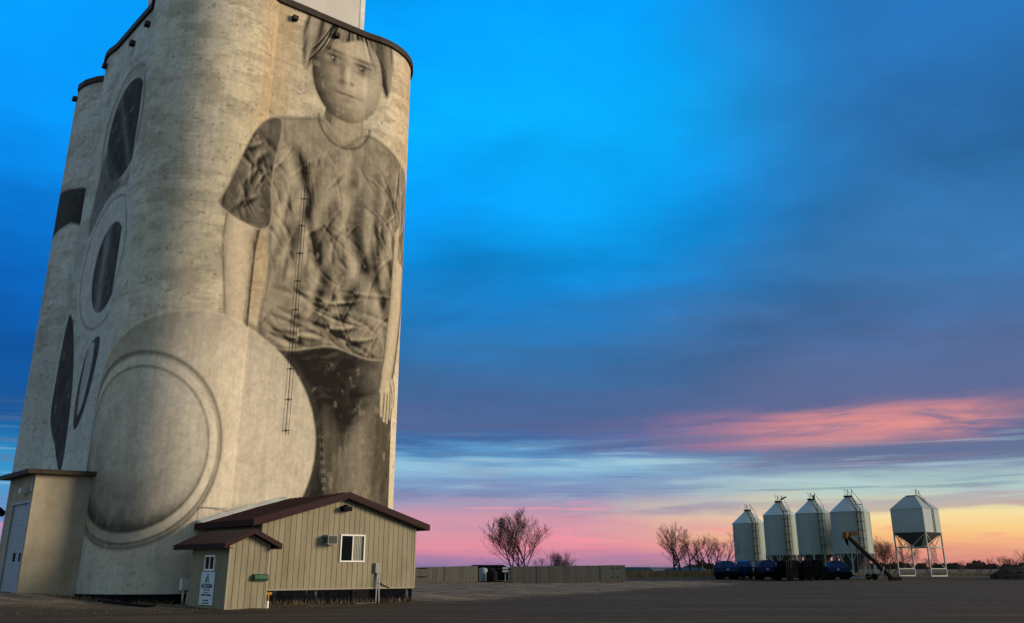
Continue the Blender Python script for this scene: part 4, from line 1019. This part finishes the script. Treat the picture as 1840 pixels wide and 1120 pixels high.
MB().tube([low + ax_ * .2 + Vector((0, -.5, .3)), Vector((.35, -.9, .15))], .06, 6).build('jack', M_binleg, AU)
for s__ in (-1, 1):
    w = MB().lathe([(.18, -.1), (.36, -.1), (.4, 0), (.36, .1), (.18, .1), (0, .02)], 18).build('wheel', M_tyre, AU); w.location = (-.4, s__ * 1.0, .4); w.rotation_euler = (R(90), 0, 0)
ih = MB().box(-.6, .6, -.6, .6, 0, .35).build('intake', M_rust, AU); ih.location = low + Vector((.3, 0, -.25))

# ---------------------------------------------------------------- bare trees
def tree(name, label, base, height, spread, seed, stems, dens=1.0, group='bare trees on the horizon', cat='tree', lean=0, depth=6):
    rng = random.Random(seed); o = empty(name, base); tag(o, label, cat, group)
    tr = MB(); cr = MB()
    rmin = .010 * height / 8
    nch = (8, 7, 5, 3) if depth >= 7 else (8, 7, 5, 0) if depth == 6 else (5, 5, 4, 0)
    maxl = 4 if depth >= 7 else 3
    def grow(p, dr, L, r, lv):
        k = (7, 5, 3, 2, 2)[lv]; pts = [p]; rad = [r]; q = p; v = dr.copy(); wob_ = .10 if lv == 0 else .16
        for i in range(k):
            v = (v + Vector((rng.uniform(-wob_, wob_), rng.uniform(-wob_, wob_), rng.uniform(.0, .12) + (.05 if lv else 0)))).normalized()
            q = q + v * (L / k); pts.append(q); rad.append(max(r * (1 - .82 * (i + 1) / k), rmin))
        (tr if lv <= 1 else cr).tube(pts, rad, (7, 5, 4, 3, 3)[lv], cap=False)
        if lv >= maxl: return
        n_ = max(2, int(round(nch[lv] * dens * rng.uniform(.8, 1.2))))
        for i in range(n_):
            t = (.22 if lv == 0 else .15) + (.76 if lv == 0 else .83) * (i + rng.random()) / n_
            j = min(int(t * k), k - 1); bp_ = pts[j].lerp(pts[j + 1], t * k - j); v_ = (pts[j + 1] - pts[j]).normalized()
            a = rng.uniform(0, 6.283); side = v_.cross(Vector((math.cos(a), math.sin(a), .2))).normalized()
            sa = (rng.uniform(.5, .95) if lv == 0 else rng.uniform(.35, .75)) * spread * (1.1 - .35 * t)
            nd = (v_ * math.cos(sa) + side * math.sin(sa) + Vector((0, 0, .06))).normalized()
            grow(bp_, nd, L * (rng.uniform(.55, .78) if lv == 0 else rng.uniform(.5, .85)) * (1.08 - .5 * t), max(rad[j] * .58, rmin), lv + 1)
    for i in range(stems):
        a = rng.uniform(0, 6.28); tl_ = .08 + (.12 + .16 * rng.random()) * (stems > 1) * spread
        d0 = Vector((math.cos(a) * tl_ + (i - (stems - 1) / 2) * .22 * spread + lean, math.sin(a) * tl_, 1)).normalized()
        if depth >= 6: d0 = (d0 + Vector((0, 0, .25))).normalized()
        grow(Vector(((i - (stems - 1) / 2) * .05 * height, rng.uniform(-.2, .2), -.3)), d0, height * rng.uniform(.82, 1.0), height * (.026 if stems < 3 else .018), 0)
    top_ = max(v[2] for v in cr.v); sc_ = height / top_
    for mb in (tr, cr): mb.v = [(x, y, z * sc_) for x, y, z in mb.v]
    tr.build('trunk', M_bark, o, fix=False); cr.build('crown', M_twig, o, fix=False)
    return o
def tb(px, Y, dz=0): p = gp(px, Y); p.z += dz; return p
def ht(py, Y, base): return 1.6 + S(920, py)[1] * Y - base.z
T = [('bare_tree', 'tallest bare spreading tree behind the long concrete wall', 941, 150, 908, .84, 11, 3, .95, 0, 7, 0),
     ('bare_shrub', 'low bushy leafless clump just right of the tallest bare tree', 1001, 158, 984, .9, 23, 7, 1.0, 0, 6, 0),
     ('bare_tree', 'leftmost bare tree of the row beside the bins, leaning left', 1213, 136, 940, 1.0, 31, 1, 1.0, -.14, 7, 0),
     ('bare_tree', 'second bare tree of the row, straight and tall, beside the left leaning one', 1222, 138, 937, .85, 42, 1, .9, 0, 7, 0),
     ('bare_tree', 'third bare tree of the row with a wide crown', 1238, 137, 944, .95, 53, 1, .95, .03, 7, 0),
     ('bare_tree', 'slender bare tree in the middle of the row by the bins', 1258, 140, 968, .8, 64, 1, .85, .02, 6, 0),
     ('bare_tree', 'bare forked tree in front of the leftmost bin side', 1278, 134, 956, 1.0, 75, 2, .8, .0, 7, 0),
     ('bare_tree', 'rightmost bare tree of the row leaning towards the leftmost bin', 1290, 137, 955, .95, 86, 2, .8, .22, 7, 0),
     ('bare_shrub', 'dense dark leafless bush between the rightmost round bin and square bin', 1594, 146, 960, 1.1, 97, 5, 1.35, 0, 6, 0),
     ('bare_tree', 'far bare tree seen between the legs of the square bin', 1667, 200, 998, 1.0, 108, 3, 1.0, 0, 6, 0),
     ('bare_shrub', 'far round bush just right of the square bin legs', 1727, 220, 1005, 1.0, 119, 5, 1.2, 0, 5, 0),
     ('bare_tree', 'far leafless tree with a broad crown on the right horizon', 1761, 180, 1003, 1.1, 130, 3, 1.1, 0, 6, 0),
     ('bare_tree', 'far crooked bare tree beside the broad crowned one', 1778, 175, 999, .9, 141, 1, 1.0, .08, 6, 0),
     ('bare_tree', 'far bare tree left of the dark brush pile', 1803, 190, 997, 1.05, 152, 3, 1.1, 0, 6, 0),
     ('bare_tree', 'far small bare tree above the dark brush pile', 1823, 200, 1001, 1.0, 163, 3, 1.1, 0, 6, 0),
     ('bare_tree', 'tall bare tree at the right edge behind the brush pile', 1843, 165, 982, .9, 174, 2, 1.0, 0, 6, 0)]
for nm, lab, px, Y, py, sp_a, seed, stems, dens, lean, dep, _ in T:
    b_ = tb(px, Y); tree(nm, lab, b_, ht(py, Y, b_), sp_a, seed, stems, dens, 'bare trees and bushes beyond the yard', 'bush' if 'shrub' in nm else 'tree', lean, dep)

# far treeline, weeds, brush pile
random.seed(12); tl_ = MB()
for i in range(420):
    x = random.uniform(120, 620); y = 640 + random.uniform(-40, 60); h = random.uniform(1.0, 3.6) * (1.5 if random.random() < .1 else 1)
    for j in range(3):
        a = random.uniform(0, 3.14); w = random.uniform(1.5, 4); xx = x + random.uniform(-3, 3)
        tl_.add([(xx - w * math.cos(a), y - w * math.sin(a), -1), (xx + w * math.cos(a), y + w * math.sin(a), -1), (xx + w * .5 * math.cos(a), y + w * .5 * math.sin(a), h * .8 + 1), (xx - w * .3 * math.cos(a), y - w * .3 * math.sin(a), h + 1)], [(0, 1, 2, 3)])
tag(tl_.build('distant_treeline', M_bark, fix=False), 'dark distant treeline along the right horizon', 'treeline', kind='stuff')
random.seed(14); wdm = MB()
for i in range(12000):
    x = random.uniform(8, 110) if i < 7500 else random.uniform(8, 32); y = random.gauss(0, 3.2) + float(np.interp(x, [8, 14, 45, 60, 80, 110], [128, 129, 136, 141, 148, 158])) + abs(random.gauss(0, 5))
    if x > 28 and x < 62 and random.random() < .6: continue
    p = G(x, y); h = random.uniform(.25, .8) * (1.35 if x < 32 else .75); a = random.uniform(0, 3.14); w = .05
    lx, ly = random.uniform(-.2, .2), random.uniform(-.2, .2)
    wdm.add([p + Vector((-w * math.cos(a), -w * math.sin(a), -.05)), p + Vector((w * math.cos(a), w * math.sin(a), -.05)), p + Vector((lx, ly, h))], [(0, 1, 2)])
for i in range(1500):
    k_ = random.random()
    if k_ < .35: p = W(random.uniform(18.8, 27.2), 38.24 - abs(random.gauss(0, .12)))
    elif k_ < .6: p = W(random.uniform(12.2, 17.2), 43.4 - abs(random.gauss(0, .5)))
    else:
        t_ = random.random(); p = at(735 + 390 * t_, 1049, 100.6 + random.uniform(-2.2, -.2))
    p = G(p.x, p.y); p.z += .05; h = random.uniform(.08, .28); a = random.uniform(0, 3.14); w = .03
    wdm.add([p + Vector((-w * math.cos(a), -w * math.sin(a), -.05)), p + Vector((w * math.cos(a), w * math.sin(a), -.05)), p + Vector((random.uniform(-.12, .12), random.uniform(-.12, .12), h))], [(0, 1, 2)])
tag(wdm.build('dry_weeds', M_weed, fix=False), 'strip of dry weeds along the far edge of the yard', 'weeds', kind='stuff')
bp_ = empty('brush_pile', gp(1843, 122)); tag(bp_, 'dark heap of brush at the right edge of the yard', 'brush pile')
rng = random.Random(5); mm = MB(); K, J = 28, 10; vs = []; fs = []
for i in range(J + 1):
    for j in range(K):
        a = 2 * math.pi * j / K; t = i / J * math.pi / 2; k_ = 1 + .16 * math.sin(a * 3 + 1) + rng.uniform(-.08, .08)
        vs.append((4.2 * math.cos(a) * math.cos(t) * k_, 2.4 * math.sin(a) * math.cos(t) * k_, 1.75 * math.sin(t) * (1 + rng.uniform(-.1, .1)) - .1))
for i in range(J):
    for j in range(K): fs.append((i * K + j, i * K + (j + 1) % K, (i + 1) * K + (j + 1) % K, (i + 1) * K + j))
mm.add(vs, fs); mm.build('mound', M_hay, bp_)
tw = MB()
for i in range(500):
    a = rng.uniform(0, 6.28); t = rng.uniform(0, 1.5); p = Vector((4.1 * math.cos(a) * math.cos(t), 2.3 * math.sin(a) * math.cos(t), 1.7 * math.sin(t) - .05))
    tw.tube([p, p + Vector((rng.uniform(-.5, .5), rng.uniform(-.5, .5), rng.uniform(.0, .45)))], .018, 3, cap=False)
tw.build('twigs', M_twig, bp_, fix=False)

# ---------------------------------------------------------------- far buildings, standing lower beyond the yard
def house(label, px, Y, w, dpt, hw, hp, rz, mw, mr_, zb=None):
    p = gp(px, Y); o = empty('far_house', p, rz); tag(o, label, 'building', 'low buildings beyond the yard')
    MB().prism([(-w / 2, -.5), (w / 2, -.5), (w / 2, hw), (0, hp - .1), (-w / 2, hw)], 1, -dpt / 2, dpt / 2).build('wall', mw, o)
    s_ = (hp - hw) / (w / 2)
    r_ = MB()
    for sg in (-1, 1):
        xo = sg * (w / 2 + .4); zo = hp - s_ * abs(xo); r_.prism([(0, hp + .05), (xo, zo + .05), (xo, zo - .1), (0, hp - .1)], 1, -dpt / 2 - .4, dpt / 2 + .4)
    r_.build('roof', mr_, o)
    MB().box(-.5, .5, -dpt / 2 - .03, -dpt / 2, .2, 2.1).build('door', M_dkgrey, o)
    return o
house('dark green roofed shed beside the end of the concrete wall', 1140, 168, 5, 5, 2.0, 3.3, R(62), M_tanwall, M_farroof)
house('long low building with pale roof left of the row of bare trees', 1184, 215, 6, 8, 1.7, 2.9, R(75), M_tanwall, M_farpale)
house('tan house with a blue roof seen through the bare trees', 1236, 175, 5, 5, 2.0, 3.3, R(60), M_tanwall, M_farblue)
house('small tan house left of the blue roofed one behind bare trunks', 1212, 180, 4.5, 4, 1.9, 3.1, R(30), M_tanwall, M_farroof)
